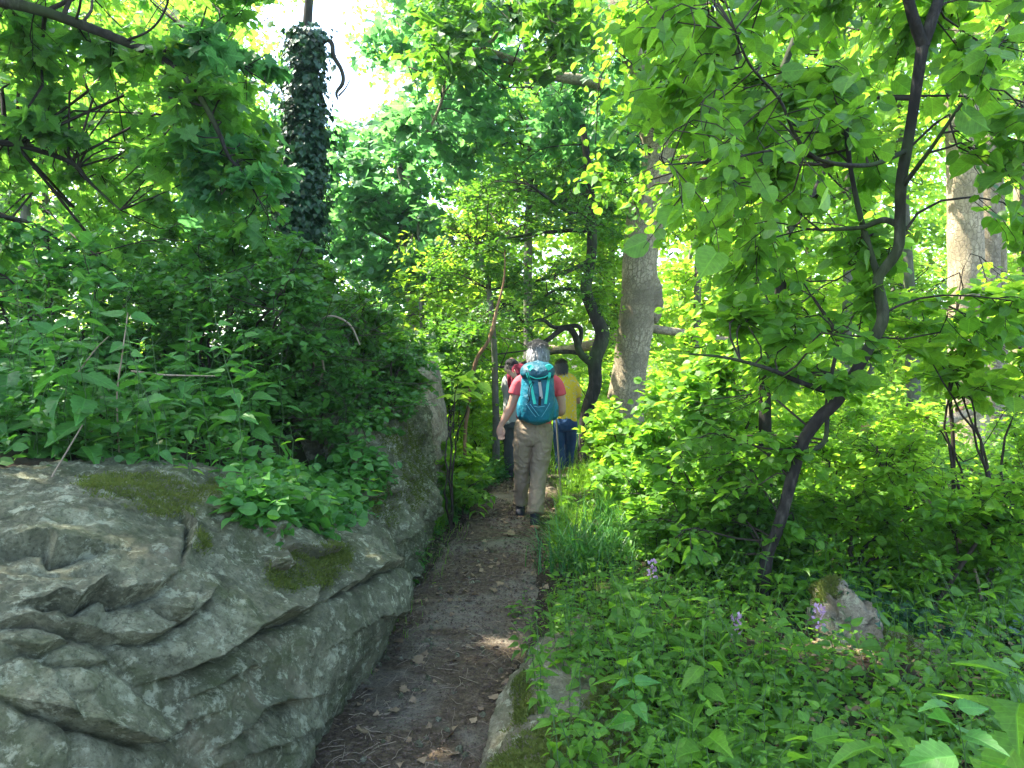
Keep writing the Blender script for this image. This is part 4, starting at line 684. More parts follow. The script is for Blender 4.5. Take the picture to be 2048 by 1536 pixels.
shrub('herb', 'drooping leafy clump spilling onto the left of the path by the hikers feet', (925, 1030, 6.9), (885, 955, 965, 1025), (6.6, 7.2), 12, (.07, .13), .06, T_NETTLE, L['hazel'], 7, 6, 5, tilt=.4)
shrub('herb', 'fresh green clump at the foot of the pale tan slab', (900, 960, 7.6), (860, 880, 960, 960), (7.2, 8.2), 16, (.1, .18), .065, T_MAPLE_S, L['bright'], 7, 6, 5, tilt=.4)
# --- right side herbs
def stuff(name, label, cat, parts_leaf, mat, stems=None):
    o = mesh(name, *parts_leaf, mat, smooth=False); tag(o, label, cat, kind='stuff')
    if stems is not None: mesh('stem', *stems, B['green'], o)
clear = lambda x, y: ~((np.abs(x-1.62) < .38) & (y > 3.25) & (y < 3.85))
x, y = field(6200, 2.0, 15, lambda x, y: (x > pathx(y)+.52+.1*noise(np.stack([y*2, 0*y, 0*y], -1))) & ~((y < 4.3) & (x < .42)) & clear(x, y) & (rng.random(len(x)) < np.where((x < pathx(y)+1.1) & (y > 4.6), .12, .6))); 

lv, st = herbs(onground(x, y, -.02), rng.uniform(.12, .5, len(x))*np.where(y < 3, .65, 1.), 5, rng.uniform(.06, .125, len(x))*np.clip(y/5, .75, 1.5), T_NETTLE, .3)
stuff('undergrowth', 'green herbs and nettles filling the ground right of the path', 'undergrowth', lv, L['hazel'], st)
x, y = field(46000, 2.2, 24, offp); s_ = np.clip(y/5, .8, 3.4); P = onground(x, y); P[:, 2] += rng.random(len(x))**1.4*.16*s_**.6
stuff('ground_cover', 'low leafy ground cover right of the path', 'ground cover', leaves(P, rdir(len(x), .4), unit(rng.normal(size=(len(x), 3))*.5+[0, 0, 1]), .036*s_*rng.uniform(.6, 1.5, len(x)), T_SMALL), L['hazel'])
x, y = field(30000, 8, 42, lambda x, y: (np.abs(x-pathx(y)) > .6)); s_ = y/12; P = onground(x, y); P[:, 2] += rng.random(len(x))**1.3*.7
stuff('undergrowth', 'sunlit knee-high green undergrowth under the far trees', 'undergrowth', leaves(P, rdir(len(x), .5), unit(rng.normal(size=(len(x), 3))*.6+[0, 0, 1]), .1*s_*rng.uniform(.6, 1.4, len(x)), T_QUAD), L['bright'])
# grass
def gr(n, y0, y1, a, b, h, wd, mat, label, bend=.6, name='grass'):
    y = rng.uniform(y0, y1, n); u = rng.random(n)**1.2; x = pathx(y)+a+(b-a)*u; P = onground(x, y, -.01); dirs = np.tile([-.5 if a > 0 else .5, -.1, 0], (n, 1)); k_ = noise(P*2.3)+.12 > 0; P = P[k_]; dirs = dirs[k_]
    o = mesh(name, *blades(P, rng.uniform(*h, len(P)), wd, bend, dirs), mat, smooth=False); tag(o, label, 'grass', kind='stuff')
gr(4600, 5.6, 9.5, .5, 1.5, (.1, .4), .0028, L['grass'], 'bright sunny grass along the right edge of the path'); gr(5200, 6.2, 9.6, -.5, -1.1, (.14, .4), .003, L['grass'], 'tall fresh grass between the pale slab and the path')
gr(1600, 3.6, 6.2, .5, 2.6, (.1, .34), .0022, L['hazel'], 'thin green grass among the herbs on the right'); gr(6000, 9., 16, -3, 5, (.2, .5), .006, L['grass'], 'long grass under the trees ahead'); gr(420, 3.0, 6.5, -.55, -.25, (.04, .13), .0022, L['grass'], 'sparse grass blades at the left path edge')
for lb, px, py, d, n, h in (('dark glossy tussock of sedge arching over the right path edge', 1180, 1165, 5.0, 380, (.2, .5)), ('second sedge tussock behind the first, with taller upright blades', 1235, 1120, 5.35, 260, (.25, .6))):
    b = W(px, py, d); b[2] = float(gz(b[0], b[1])); P = b+rng.normal(size=(n, 3))*[.15, .12, 0]; tag(mesh('sedge_tussock', *blades(P, rng.uniform(*h, n), .0045, .95), L['tussock'], smooth=False, origin=b), lb, 'grass tuft')
x, y = field(2600, 2.1, 4.4, lambda x, y: (x > .0+.06*(4.3-y)) & (x < 1.05) & (rng.random(len(x)) < np.where(x < .25, .3, .62)))
def topz(x, y):
    z = gz(x, y); 
    for i in range(len(x)): m = (np.abs(KV[:, 0]-x[i]) < .03) & (np.abs(KV[:, 1]-y[i]) < .03); z[i] = max(z[i], KV[m, 2].max()-.01) if m.any() else z[i]
    return z
Bh = np.stack([x, y, topz(x, y)], -1); lv, st = herbs(Bh, rng.uniform(.06, .3, len(x)), 5, rng.uniform(.03, .07, len(x)), T_NETTLE, .3); stuff('undergrowth', 'leafy herbs crowding over the right side of the tan rock', 'undergrowth', lv, L['hazel'], st)
# left verge of the path
y = rng.uniform(4.2, 9.5, 900); x = pathx(y)-.42-.3*rng.random(900)**.7; kp = noise(np.stack([x*2, y*1.5, 0*x], -1)) > -.12-.25*(y > 6.5); x, y = x[kp], y[kp]; lv, st = herbs(onground(x, y), rng.uniform(.04, .16, len(x))*np.where(y > 6.6, 2.2, 1), 4, rng.uniform(.03, .06, len(x))*np.where(y > 6.6, 1.6, 1), T_OVATE, .3)
stuff('undergrowth', 'small herbs along the shaded left verge of the path', 'undergrowth', lv, L['nettle'], st)
# single herbs and seedlings in front
def plant(name, label, base, topp, npair, ls, T, mat, flower=None, n=1, spread=.0, lean=.06, cat='plant', group=None, rad=.004):
    b = W(*base); tpt = W(*topp); h = float(np.linalg.norm(tpt-b)); root = thing(name, label, cat, b, group)
    Bs = b+rng.normal(size=(n, 3))*[spread, spread, 0]; Bs[0] = b
    lv, st = herbs(Bs, h*np.r_[1., rng.uniform(.6, 1, n-1)], npair, ls, T, lean)
    sh = (tpt-b)-np.array([0, 0, h])           # lean to its top point
    def bend(V): t = np.clip((V[:, 2]-b[2])/max(h, .01), 0, 1.1)[:, None]; return V+sh*t
    vein(mesh('foliage', bend(lv[0]), lv[1], mat, root, smooth=False), T); mesh('stem', bend(st[0]), st[1], B['green'], root)
    if flower:
        P = []; 
        for wh in range(4): a = rng.uniform(0, 6.28, 7); zz = tpt+np.array([0, 0, -.005-.022*wh]); P.append(zz+np.stack([np.cos(a), np.sin(a), 0*a+rng.normal(size=7)*.2], -1)*.016)
        P = np.concatenate(P); D = unit(P-tpt-[0, 0, -.05]+rng.normal(size=P.shape)*.01+[0, 0, .012]); mesh('flower', *leaves(P, D, rdir(len(P)), .018*rng.uniform(.7, 1.3, len(P)), T_OVATE), flower, root, smooth=False)
    return root
PINK = leafmat('pink_petal', (.36, .2, .34), (.52, .36, .48), (.3, .15, .3), (.4, .25, .4), .3); WHITE = leafmat('white_petal', (.6, .65, .75), (.8, .85, .9), (.4, .4, .45), (.5, .5, .5), .3)
PL = [('nettle', 'tall pale green mustard-like plant with a branching top above the boulder', (490, 985, 3.7), (455, 560, 3.7), 9, .11, T_NETTLE, 'nettle'),
 ('seedling', 'broad-leaved light green seedling highest on the boulder, left of the tall plant', (300, 960, 3.5), (308, 800, 3.5), 4, .1, T_OVATE, 'hazel'),
 ('seedling', 'seedling with long pointed leaves spreading left above the moss', (225, 950, 3.4), (228, 815, 3.4), 3, .12, T_OVATE, 'hazel'),
 ('seedling', 'small seedling with four bright leaves just above the moss cushion', (378, 950, 3.3), (385, 880, 3.3), 3, .06, T_OVATE, 'bright'),
 ('seedling', 'seedling with pale pointed leaves right of the moss cushion', (600, 1010, 3.5), (590, 850, 3.5), 5, .075, T_OVATE, 'hazel'),
 ('seedling', 'low herb draping over the right shoulder of the boulder', (640, 1060, 3.4), (660, 985, 3.35), 4, .07, T_OVATE, 'hazel'),
 ('seedling', 'lime sprig at the rock face above the path edge', (725, 1010, 4.3), (745, 960, 4.2), 3, .08, T_OVATE, 'bright'),
 ('nettle', 'big serrated nettle high at the left, its top against the tree crown', (230, 900, 3.8), (285, 520, 3.6), 7, .15, T_NETTLE, 'nettle'),
 ('nettle', 'serrated nettle at the far left edge above the boulder', (60, 930, 3.4), (100, 600, 3.3), 7, .13, T_NETTLE, 'nettle'),
 ('nettle', 'dark nettle leaning between the far left nettle and the big serrated one', (150, 930, 3.6), (160, 640, 3.6), 7, .13, T_NETTLE, 'nettle'),
 ('nettle', 'nettle standing behind the tall pale plant, right of it', (560, 930, 4.4), (575, 690, 4.4), 6, .11, T_NETTLE, 'nettle'),
 ('nettle', 'nettle close behind the highest broad-leaved seedling', (350, 930, 4.0), (375, 640, 4.0), 7, .12, T_NETTLE, 'nettle'),
 ('nettle', 'bright nettle growing on the tan rock at the lower right of the path', (1240, 1430, 2.75), (1265, 1200, 2.7), 6, 0.109, T_NETTLE, 'hazel'),
 ('nettle', 'nettle with heart-shaped leaves hanging over the mossy tan rock', (1290, 1500, 2.55), (1250, 1330, 2.45), 5, 0.123, T_NETTLE, 'nettle'),
 ('nettle', 'small nettle at the upper tip of the tan rock', (1150, 1300, 3.6), (1130, 1195, 3.5), 5, 0.102, T_NETTLE, 'nettle'),
 ('nettle', 'leafy nettle right of the tan rock in the middle of the herbs', (1400, 1440, 2.7), (1420, 1210, 2.7), 6, 0.116, T_NETTLE, 'hazel'),
 ('nettle', 'nettle with drooping leaves low at the bottom centre right', (1420, 1560, 2.3), (1400, 1400, 2.3), 5, 0.131, T_NETTLE, 'hazel'),
 ('nettle', 'pale nettle rising at the bottom edge right of centre', (1640, 1620, 2.1), (1625, 1450, 2.1), 5, 0.123, T_OVATE, 'hazel'),
 ('dead_nettle', 'purple-flowered dead-nettle in front of the craggy pale rock', (1560, 1400, 3.2), (1638, 1215, 3.1), 5, 0.123, T_NETTLE, 'hazel'),
 ('dead_nettle', 'dead-nettle with a pale pink top left of the purple one', (1440, 1380, 3.3), (1472, 1235, 3.3), 5, 0.109, T_NETTLE, 'hazel'),
 ('dead_nettle', 'dead-nettle with a small lilac top above the tan rock', (1310, 1300, 3.9), (1305, 1125, 3.8), 5, 0.116, T_NETTLE, 'hazel'),
 ('nettle', 'large soft nettle in the bottom right corner, very near', (1960, 1640, 1.65), (1900, 1400, 1.6), 5, 0.174, T_NETTLE, 'nettle'),
 ('nettle', 'nettle with long narrow leaves right edge just above the corner', (2060, 1500, 1.9), (2020, 1330, 1.9), 5, 0.174, T_NETTLE, 'hazel'),
 ('nettle', 'slim nettle left of the corner one with a narrow yellowish leaf', (1800, 1600, 1.9), (1760, 1420, 1.9), 5, 0.145, T_LANCE, 'hazel'),
 ('maple_seedling', 'flat-leaved maple seedling beside the path near the hikers feet', (930, 985, 7.0), (935, 925, 6.9), 3, .13, T_MAPLE, 'bright'),
 ('plantain', 'drooping broad-leaved herb at the left path edge below the slab', (955, 1030, 6.6), (950, 985, 6.6), 4, .13, T_LANCE, 'hazel'),
 ('dandelion', 'single yellow-green leaf cluster at the foot of the rock face', (868, 1200, 4.9), (872, 1165, 4.9), 2, .09, T_LANCE, 'bright2'),
 ('herb', 'little herb with two upright leaves on the shaded earth left of the path', (850, 1110, 5.6), (852, 1065, 5.6), 3, .08, T_OVATE, 'hazel')]
for (nm, lb, b_, t_, npr, ls, T, mt) in PL: plant(nm, lb, b_, t_, npr, ls, T, L[mt], PINK if nm == 'dead_nettle' else None)
for i in range(22):
    d = rng.uniform(3.3, 4.8); x_ = rng.uniform(-60, 520); b_ = W(x_, 930, d); b_[2] = 1.0; u, v_ = PX(b_); h_ = rng.uniform(.45, .95); u2, v2 = PX(b_+[rng.normal()*.08, 0, h_])
    plant('nettle', 'tall dark nettle among many on the bank above the boulder', (float(u), float(v_), d), (float(u2), float(v2), d-.05), int(5+h_*4), rng.uniform(.14, .2), T_NETTLE, L['nettle'], group='tall nettles crowding the bank')
# ivy over the ledge on the right
gx = rng.uniform(1.5, 3.4, 5200); gy = rng.uniform(3.6, 5.0, 5200); P = onground(gx, gy, .0); P[:, 2] += rng.random(5200)**2*.1; kp = noise(P*2.1)+.12 > 0; P = P[kp]
v1 = leaves(P, unit(rdir(len(P), .4)+[0, -.4, -.3]), unit(rng.normal(size=P.shape)*.4+[0, -.3, 1]), .05*rng.uniform(.5, 1.2, len(P)), T_IVY)
ii = rng.choice(len(OV), 90); v2 = leaves(OV[ii], rdir(90), unit(ON[ii]+rdir(90)*.3), .045, T_IVY); ii = rng.choice(len(OV2), 420); v3 = leaves(OV2[ii], unit(rdir(420)+[0, 0, -.8]), unit(ON2[ii]+rdir(420)*.3), .045*rng.uniform(.6, 1.2, 420), T_IVY)
tag(mesh('ivy', *join([v1, v2, v3]), L['ivy'], smooth=False), 'dark ivy creeping round the craggy pale rock at lower right', 'ivy', kind='stuff')
# fallen wood
def log(name, label, pts, mat, cat, sides=14): c_ = px4(pts); v, f = limb_mesh(c_, 36, sides, .1, rng.uniform(0, 50)); tag(mesh(name, v, f, mat, origin=c_[0][:3]), label, cat)
log('fallen_log', 'pale fallen trunk lying in the undergrowth before the thick pale trunk', [(1660, 925, 8.5, 20), (1740, 900, 8.5, 24), (1830, 868, 8.6, 22), (1905, 838, 8.7, 20), (1960, 815, 8.8, 12)], B['pale'], 'log')
log('rotten_log', 'orange crumbling log end left of the pale fallen trunk', [(1715, 870, 8.0, 16), (1735, 858, 8., 26), (1760, 850, 8., 24), (1775, 835, 8., 10)], B['rot'], 'log')
log('rotten_log', 'reddish broken wood propped beside the thick pale trunk', [(1915, 822, 9.5, 16), (1940, 812, 9.5, 18), (1960, 808, 9.5, 10)], B['rot'], 'log')
log('fallen_branch', 'bare grey branch lying in the herbs at the foot of the leaning hazel', [(1620, 1018, 5.4, 6), (1640, 1008, 5.4, 8), (1662, 996, 5.4, 5)], B['grey'], 'branch')
for lb, pts in (('long dry stalk leaning across the left edge of the boulder top', [(55, 1040, 2.75, 4), (100, 960, 3.0, 4), (165, 850, 3.3, 3)]), ('pair of pale dry stalks standing left of the highest seedling', [(240, 940, 3.6, 4), (234, 800, 3.6, 3.5), (243, 720, 3.6, 3), (256, 625, 3.6, 2)]),
                ('thin dry stalk slanting right through the nettles', [(145, 760, 3.7, 3), (190, 700, 3.7, 3), (218, 672, 3.7, 2)]), ('bleached broken twig lying level among the dark shrubs', [(262, 742, 3.9, 3), (275, 744, 3.9, 5), (330, 750, 3.9, 4), (430, 752, 3.9, 2)]),
                ('curved dry twig arching over the bramble tangle', [(640, 640, 5.2, 3), (665, 632, 5.2, 4), (700, 650, 5.2, 4), (720, 690, 5.2, 3)])):
    log('dry_stalk', lb, pts, B['straw'], 'dry stalk', 6)
log('root', 'thin dark root lying along the foot of the rocks left of the path', [(700, 1470, 3.08, 7), (735, 1440, 3.2, 7), (770, 1425, 3.28, 5), (800, 1400, 3.36, 3)], B['twig'], 'root', 7)
# dead twigs within the bank tangle
n = 200; P0 = W(rng.uniform(420, 800, n), rng.uniform(600, 880, n), rng.uniform(4.6, 6.2, n)); D = unit(rdir(n)+[.2, 0, .3])*rng.uniform(.2, .6, (n, 1)); P1 = P0+D; P0[:, 2] = np.maximum(P0[:, 2], gz(P0[:, 0], P0[:, 1]))
t = np.linspace(0, 1, 5)[None, :, None]; Q = P0[:, None]*(1-t)+P1[:, None]*t+np.sin(t*3.14)*rng.normal(size=(n, 1, 3))*.05
tag(mesh('brushwood', *tubes(Q, np.full((n, 5), .0022)*(1.2-t[..., 0]), 4), B['twig']), 'tangle of dead brown twigs inside the bank shrubs', 'brushwood', kind='stuff')
# --- litter on the path
n = 26000; y = np.exp(rng.uniform(math.log(2.3), math.log(9.5), n)); u = rng.uniform(-1.25, 1.25, n); x = pathx(y)+u*.6-.25*(rng.random(n) < .3); kp = (noise(np.stack([x*2.2, y*1.6, 0*x], -1))+.18+.3*np.abs(u) > 0) ; x, y = x[kp], y[kp]; n = len(x)
P = onground(x, y, .018+.0*x); P[:, 2] += .006*rng.random(n); D = rdir(n, .2)
tag(mesh('leaf_litter', *leaves(P, D, unit(rng.normal(size=(n, 3))*.35+[0, 0, 1]), rng.uniform(.005, .02, n)*np.clip(y/4, .8, 1.6), T_FLAKE), L['litter'], smooth=False), 'crumbled dark bark and leaf litter on the path', 'leaf litter', kind='stuff')
n = 260; y = np.exp(rng.uniform(math.log(2.3), math.log(8.), n)); x = pathx(y)+rng.normal(size=n)*.38; P = onground(x, y, .012)
th = np.linspace(0, 2*math.pi, 9)[:-1]; ph = np.array([.3, 1.1, 1.9, 2.8]); U = np.array([[math.cos(t)*math.sin(p), math.sin(t)*math.sin(p), math.cos(p)] for t in th for p in ph]); s_ = rng.uniform(.005, .02, (n, 1, 1))*rng.uniform(.6, 1.2, (n, 1, 3)); V = P[:, None]+U[None]*s_*(1+.25*rng.normal(size=(n, len(U), 1)))
f = grid_faces(8, 4, cu=True)[:, ::-1]; f2 = np.stack([np.arange(7)*0, np.arange(7)*4, (np.arange(7)+1)*4], -1)[1:]; tag(mesh('gravel', V, [(f[None]+(np.arange(n)*32)[:, None, None]).reshape(-1, 4), (f2[None]+(np.arange(n)*32)[:, None, None]).reshape(-1, 3)], R1), 'small stones pressed into the path', 'gravel', kind='stuff')
n = 900; y = np.exp(rng.uniform(math.log(2.3), math.log(9.), n)); x = pathx(y)+rng.normal(size=n)*.4; P = onground(x, y, .02); D = rdir(n, .08); t = np.linspace(0, 1, 4)[None, :, None]; Q = P[:, None]+D[:, None]*t*rng.uniform(.03, .12, (n, 1, 1))+rng.normal(size=(n, 4, 3))*.003
tag(mesh('fallen_twigs', *tubes(Q, np.full((n, 4), .0014), 4), B['straw']), 'thin twigs scattered on the path', 'twigs', kind='stuff')
n = 300; y = np.exp(rng.uniform(math.log(2.4), math.log(9.5), n)); sgn = rng.normal(size=n)*.42; x = pathx(y)+sgn; P = onground(x, y, .024); v, f = leaves(P, rdir(n, .15), unit(rng.normal(size=(n, 3))*.3+[0, 0, 1]), rng.uniform(.015, .055, n), T_MAPLE_S)
tag(mesh('fallen_leaves', v, f, L['dry'], smooth=False), 'dry brown leaves scattered over the path', 'fallen leaves', kind='stuff')
n = 1500; y = np.exp(rng.uniform(math.log(2.2), math.log(7), n)); x = rng.uniform(.35, 1, n)*y*.75; x = np.maximum(x, pathx(y)+.5); P = onground(x, y, .02)
tag(mesh('fallen_leaves', *leaves(P, rdir(n, .2), unit(rng.normal(size=(n, 3))*.35+[0, 0, 1]), rng.uniform(.02, .055, n), T_OVATE), L['dry'], smooth=False), 'tan dead leaves lying under the herbs at lower right', 'fallen leaves', kind='stuff')
for lb, px, py, s in (('large pale maple leaf lying on the path below the hikers boots', 1030, 1072, .1), ('curled pale dead leaf on the path near the overhang', 828, 1340, .07), ('bleached leaf pair at the left of the path in front', 800, 1398, .05), ('tan leaf in the middle of the path', 1003, 1175, .05), ('dead leaf at the foot of the dark sedge', 1140, 1110, .06)):
    d = 1.6*F/(py-694+6); p = W(px, py, d); p[2] = float(gz(p[0], p[1]))+.03; D = rdir(2, .05); v, f = leaves(np.array([p]), D[:1], np.array([[.1, -.15, 1.]]), s, T_MAPLE); tag(mesh('fallen_leaf', v, f, L['dry'], smooth=False, origin=p), lb, 'fallen leaf')
# ------------------------------------------------------------ people
def loft(rows, n=26, sides=22, pw=1.0, horiz=False):
    """closed tube through rows (x,y,z,ra,rb): ra across the view, rb in depth"""
    C_ = catmull(rows, n); C_[:, 3:] = np.maximum(C_[:, 3:], .002); P = C_[:, :3]; T = unit(np.gradient(P, axis=0))
    if horiz: A = np.tile([1., 0, 0], (n, 1)); Bv = np.tile([0, 1., 0], (n, 1))
    else: A = unit(np.array([1., 0, 0])-T*T[:, :1]); Bv = np.cross(T, A)
    th = np.arange(sides)*2*math.pi/sides; c_, s_ = np.cos(th), np.sin(th); c_ = np.sign(c_)*np.abs(c_)**pw; s_ = np.sign(s_)*np.abs(s_)**pw
    V = P[:, None]+C_[:, 3][:, None, None]*A[:, None]*c_[:, None]+C_[:, 4][:, None, None]*Bv[:, None]*s_[:, None]; V = V.reshape(-1, 3); b = len(V)
    e = [P[0]-T[0]*C_[0, 3:].min()*.35, P[-1]+T[-1]*C_[-1, 3:].min()*.35]; V = np.concatenate([V, e]); j = np.arange(sides); j2 = (j+1) % sides
    return V, [grid_faces(n, sides, cv=True), np.stack([j2, j, 0*j+b], -1), np.stack([(n-1)*sides+j, (n-1)*sides+j2, 0*j+b+1], -1)]
def ell(c0, r, n=20):
    th = np.linspace(0, 2*math.pi, n, endpoint=False); ph = np.linspace(.03, math.pi-.03, n); Tt, Pp = np.meshgrid(th, ph, indexing='ij'); D = np.stack([np.cos(Tt)*np.sin(Pp), np.sin(Tt)*np.sin(Pp), np.cos(Pp)], -1)
    V = (D*np.array(r)+np.array(c0)).reshape(-1, 3); b = len(V); V = np.concatenate([V, [np.array(c0)+[0, 0, r[2]], np.array(c0)-[0, 0, r[2]]]]); i = np.arange(n); i2 = (i+1) % n
    return V, [grid_faces(n, n, cu=True)[:, ::-1], np.stack([i*n, i2*n, 0*i+b], -1)[:, ::-1]*1, np.stack([i2*n+n-1, i*n+n-1, 0*i+b+1], -1)[:, ::-1]*1]
def fuse(parts, voxel=.007, sm=6):
    """weld closed pieces into one continuous surface"""
    V, Fs = join(parts); o = mesh('tmp', V, Fs); m = o.modifiers.new('r', 'REMESH'); m.mode = 'VOXEL'; m.voxel_size = voxel; s = o.modifiers.new('s', 'SMOOTH'); s.iterations = sm; s.factor = .5
    dg = bpy.context.evaluated_depsgraph_get(); me = bpy.data.meshes.new_from_object(o.evaluated_get(dg)); n = len(me.vertices)
    V = np.empty(n*3, np.float32); me.vertices.foreach_get('co', V); Nn = np.empty(n*3, np.float32); me.vertices.foreach_get('normal', Nn) if hasattr(me.vertices[0], 'normal') else None
    Fq = np.array([p.vertices[:] for p in me.polygons if len(p.vertices) == 4]); Ft = np.array([p.vertices[:] for p in me.polygons if len(p.vertices) == 3]).reshape(-1, 3)
    bpy.data.objects.remove(o); bpy.data.meshes.remove(me); return V.reshape(-1, 3).astype(float), [f for f in (Fq, Ft) if len(f)], Nn.reshape(-1, 3).astype(float)
def cloth(name, col, col2=None, rough=.85, scale=300., wr=.006):
    k = NT(name); p = k.n("ShaderNodeTexCoord").outputs['Object']; n1 = k.noise(18, 4, .6, p); 
    c_ = k.mix(k.ramp(k.noise(7, 4, .6, p), [(.35, (0, 0, 0)), (.7, (.5,)*3)]), col, col2 or tuple(x*.72 for x in col)); b = k.bump(k.noise(scale, 2, .5, p), .0008, .6); k.bump(n1, wr, .6, b); return k.base(c_, rough, .2)
SKIN = NT('skin'); p = SKIN.n("ShaderNodeTexCoord").outputs['Object']; SKIN.bump(SKIN.noise(60, 4, .6, p), .002, .5); SKIN.b.inputs['Subsurface Weight'].default_value = .12; SKIN.b.inputs['Subsurface Radius'].default_value = (.01, .004, .002)
SKIN = SKIN.base(SKIN.mix(SKIN.noise(14, 4, .6, p), (.36, .19, .135), (.52, .3, .22)), .55, .35)
k = NT('grey_hair'); p = k.n("ShaderNodeTexCoord").outputs['Object']; GREYH = k.base(k.ramp(k.noise(80, 3, .6, k.scaled(p, (1, 1, .15))), [(.33, (.07, .07, .07)), (.52, (.25, .25, .245)), (.72, (.5, .5, .48))]), .55, .4)
k = NT('dark_hair'); p = k.n("ShaderNodeTexCoord").outputs['Object']; DARKH = k.base(k.ramp(k.noise(80, 3, .6, k.scaled(p, (1, 1, .15))), [(.3, (.02, .018, .016)), (.6, (.07, .06, .055)), (.8, (.16, .15, .14))]), .5, .4)
def person(label, D, foot, spec, hair, hairmat, wr=.004):
    b = W(foot[0], foot[1], D); root = thing('person', label, 'person', b)
    def rows(L_): a = np.array(L_, float); return np.column_stack([W(a[:, 0], a[:, 1], D+a[:, 2]), a[:, 3], a[:, 4]])
    done = None
    for nm, mat, vox, pcs, wrinkle in spec:
        ps = [(loft(rows(p_[1]), pw=p_[2] if len(p_) > 2 else 1.) if p_[0] == 'loft' else ell(W(p_[1][0], p_[1][1], D+p_[1][2]), p_[1][3:])) for p_ in pcs]
        V, Fq, Nn = fuse(ps, vox, 5)
        if wrinkle:
            q = V*np.array([9, 9, 5.]); V = V+Nn*(wrinkle*(ridged(q+3*fbm(V*3+4, 2)[:, None], 3)*.8+fbm(V*22, 2)*.5))[:, None]
        if nm == 'body': o = mesh('body', V, Fq, mat, root)
        else: mesh(nm, V, Fq, mat, root)
    (hx, hy, hd), hr, cut, hl, nh = hair     # head hair: strands lying on the skull
    c0 = W(hx, hy, D+hd); d = rdir(nh*4); d = d[(d[:, 2] > cut) & ~((d[:, 1] > .55) & (d[:, 2] < .45))][:nh]; P = c0+d*np.array(hr)*(1+rng.random((len(d), 1))*.09); g = unit(np.array([0, 0, -1.])+d*.35+np.where(d[:, 2:] > .6, np.array([0, -.9, .55])*d[:, 2:]+d*.3, 0)+rng.normal(size=d.shape)*.16)
    v1 = leaves(P, g, d, hl*rng.uniform(.7, 1.3, len(d))*np.where(d[:, 2] > .8, .7, 1.), (np.array([[0, -.05, 0], [0, .05, 0], [.5, .05, .04], [.5, -.05, .04], [1, 0, 0]]), np.array([[0, 1, 2], [0, 2, 3], [3, 2, 4]])))
    v2 = ell(c0, np.array(hr)*.985, 28); z = v2[0][:, 2]; keep = [f[((v2[0][f][:, :, 2]-c0[2])/hr[2]).max(1) > cut-.08] for f in v2[1]]; keep = [f[~(((v2[0][f][:, :, 1]-c0[1])/hr[1]).min(1) > .45)] if len(f) else f for f in keep]
    mesh('hair', *join([v1, (v2[0], keep)]), hairmat, root); return root, rows
RED = cloth('coral_jersey', (.62, .085, .1), (.5, .06, .08)); TAN = cloth('khaki_trouser_cloth', (.26, .195, .135), (.2, .155, .105), wr=.016); BOOT = cloth('dark_boot_leather', (.02, .022, .03), (.05, .045, .045), .7); SOLE = cloth('tan_boot_sole', (.28, .16, .1), (.5, .22, .1), .8)
YEL = NT('yellow_print_jersey'); p = YEL.n("ShaderNodeTexCoord").outputs['Object']; vo = YEL.n("ShaderNodeTexVoronoi"); vo.inputs['Scale'].default_value = 26; YEL.l(YEL.mix(.25, p, YEL.noise(30, 3, .6, p)), vo.inputs[0])
cc = YEL.mix(YEL.ramp(vo.outputs[0], [(.2, (1, 1, 1)), (.26, (0, 0, 0))]), (.75, .5, .03), (.4, .38, .22)); cc = YEL.mix(YEL.ramp(YEL.noise(34, 2, .5, p), [(.6, (0, 0, 0)), (.64, (.8,)*3)]), cc, (.5, .48, .4)); YEL.bump(YEL.noise(14, 3, .6, p), .01, .6); YEL = YEL.base(cc, .85, .2)
DEN = cloth('blue_denim', (.018, .05, .12), (.045, .1, .19), wr=.012); GREY = cloth('grey_shirt_cloth', (.3, .31, .29)); MAR = cloth('maroon_pack_cloth', (.16, .012, .03)); BLK = cloth('black_webbing', (.012, .012, .014)); DKT = cloth('dark_trouser_cloth', (.05, .055, .06))
lf = 'loft'
def fingers(x, y, d, dx, dy, dd, L_=.016, r=.0082, k=4, sp=(2.3, 0, 0), D=6.75):
    """separate curled fingers as short chains of unequal length, px-based"""
    out = []
    for i in range(k):
        u = i-(k-1)/2; s = (.9, 1.05, 1., .8)[i]; bx, by, bd = x+sp[0]*u, y+sp[1]*u-(.5 if i in (1, 2) else 0), d+sp[2]*u
        out.append((lf, [(bx, by, bd, r*1.05, r*1.05), (bx+dx*.35*s, by+dy*.45*s, bd+dd*.2*s, r, r), (bx+dx*.75*s, by+dy*.8*s, bd+dd*.6*s, r*.92, r*.92), (bx+dx*s, by+dy*s, bd+dd*s, r*.75, r*.75)]))
    return out
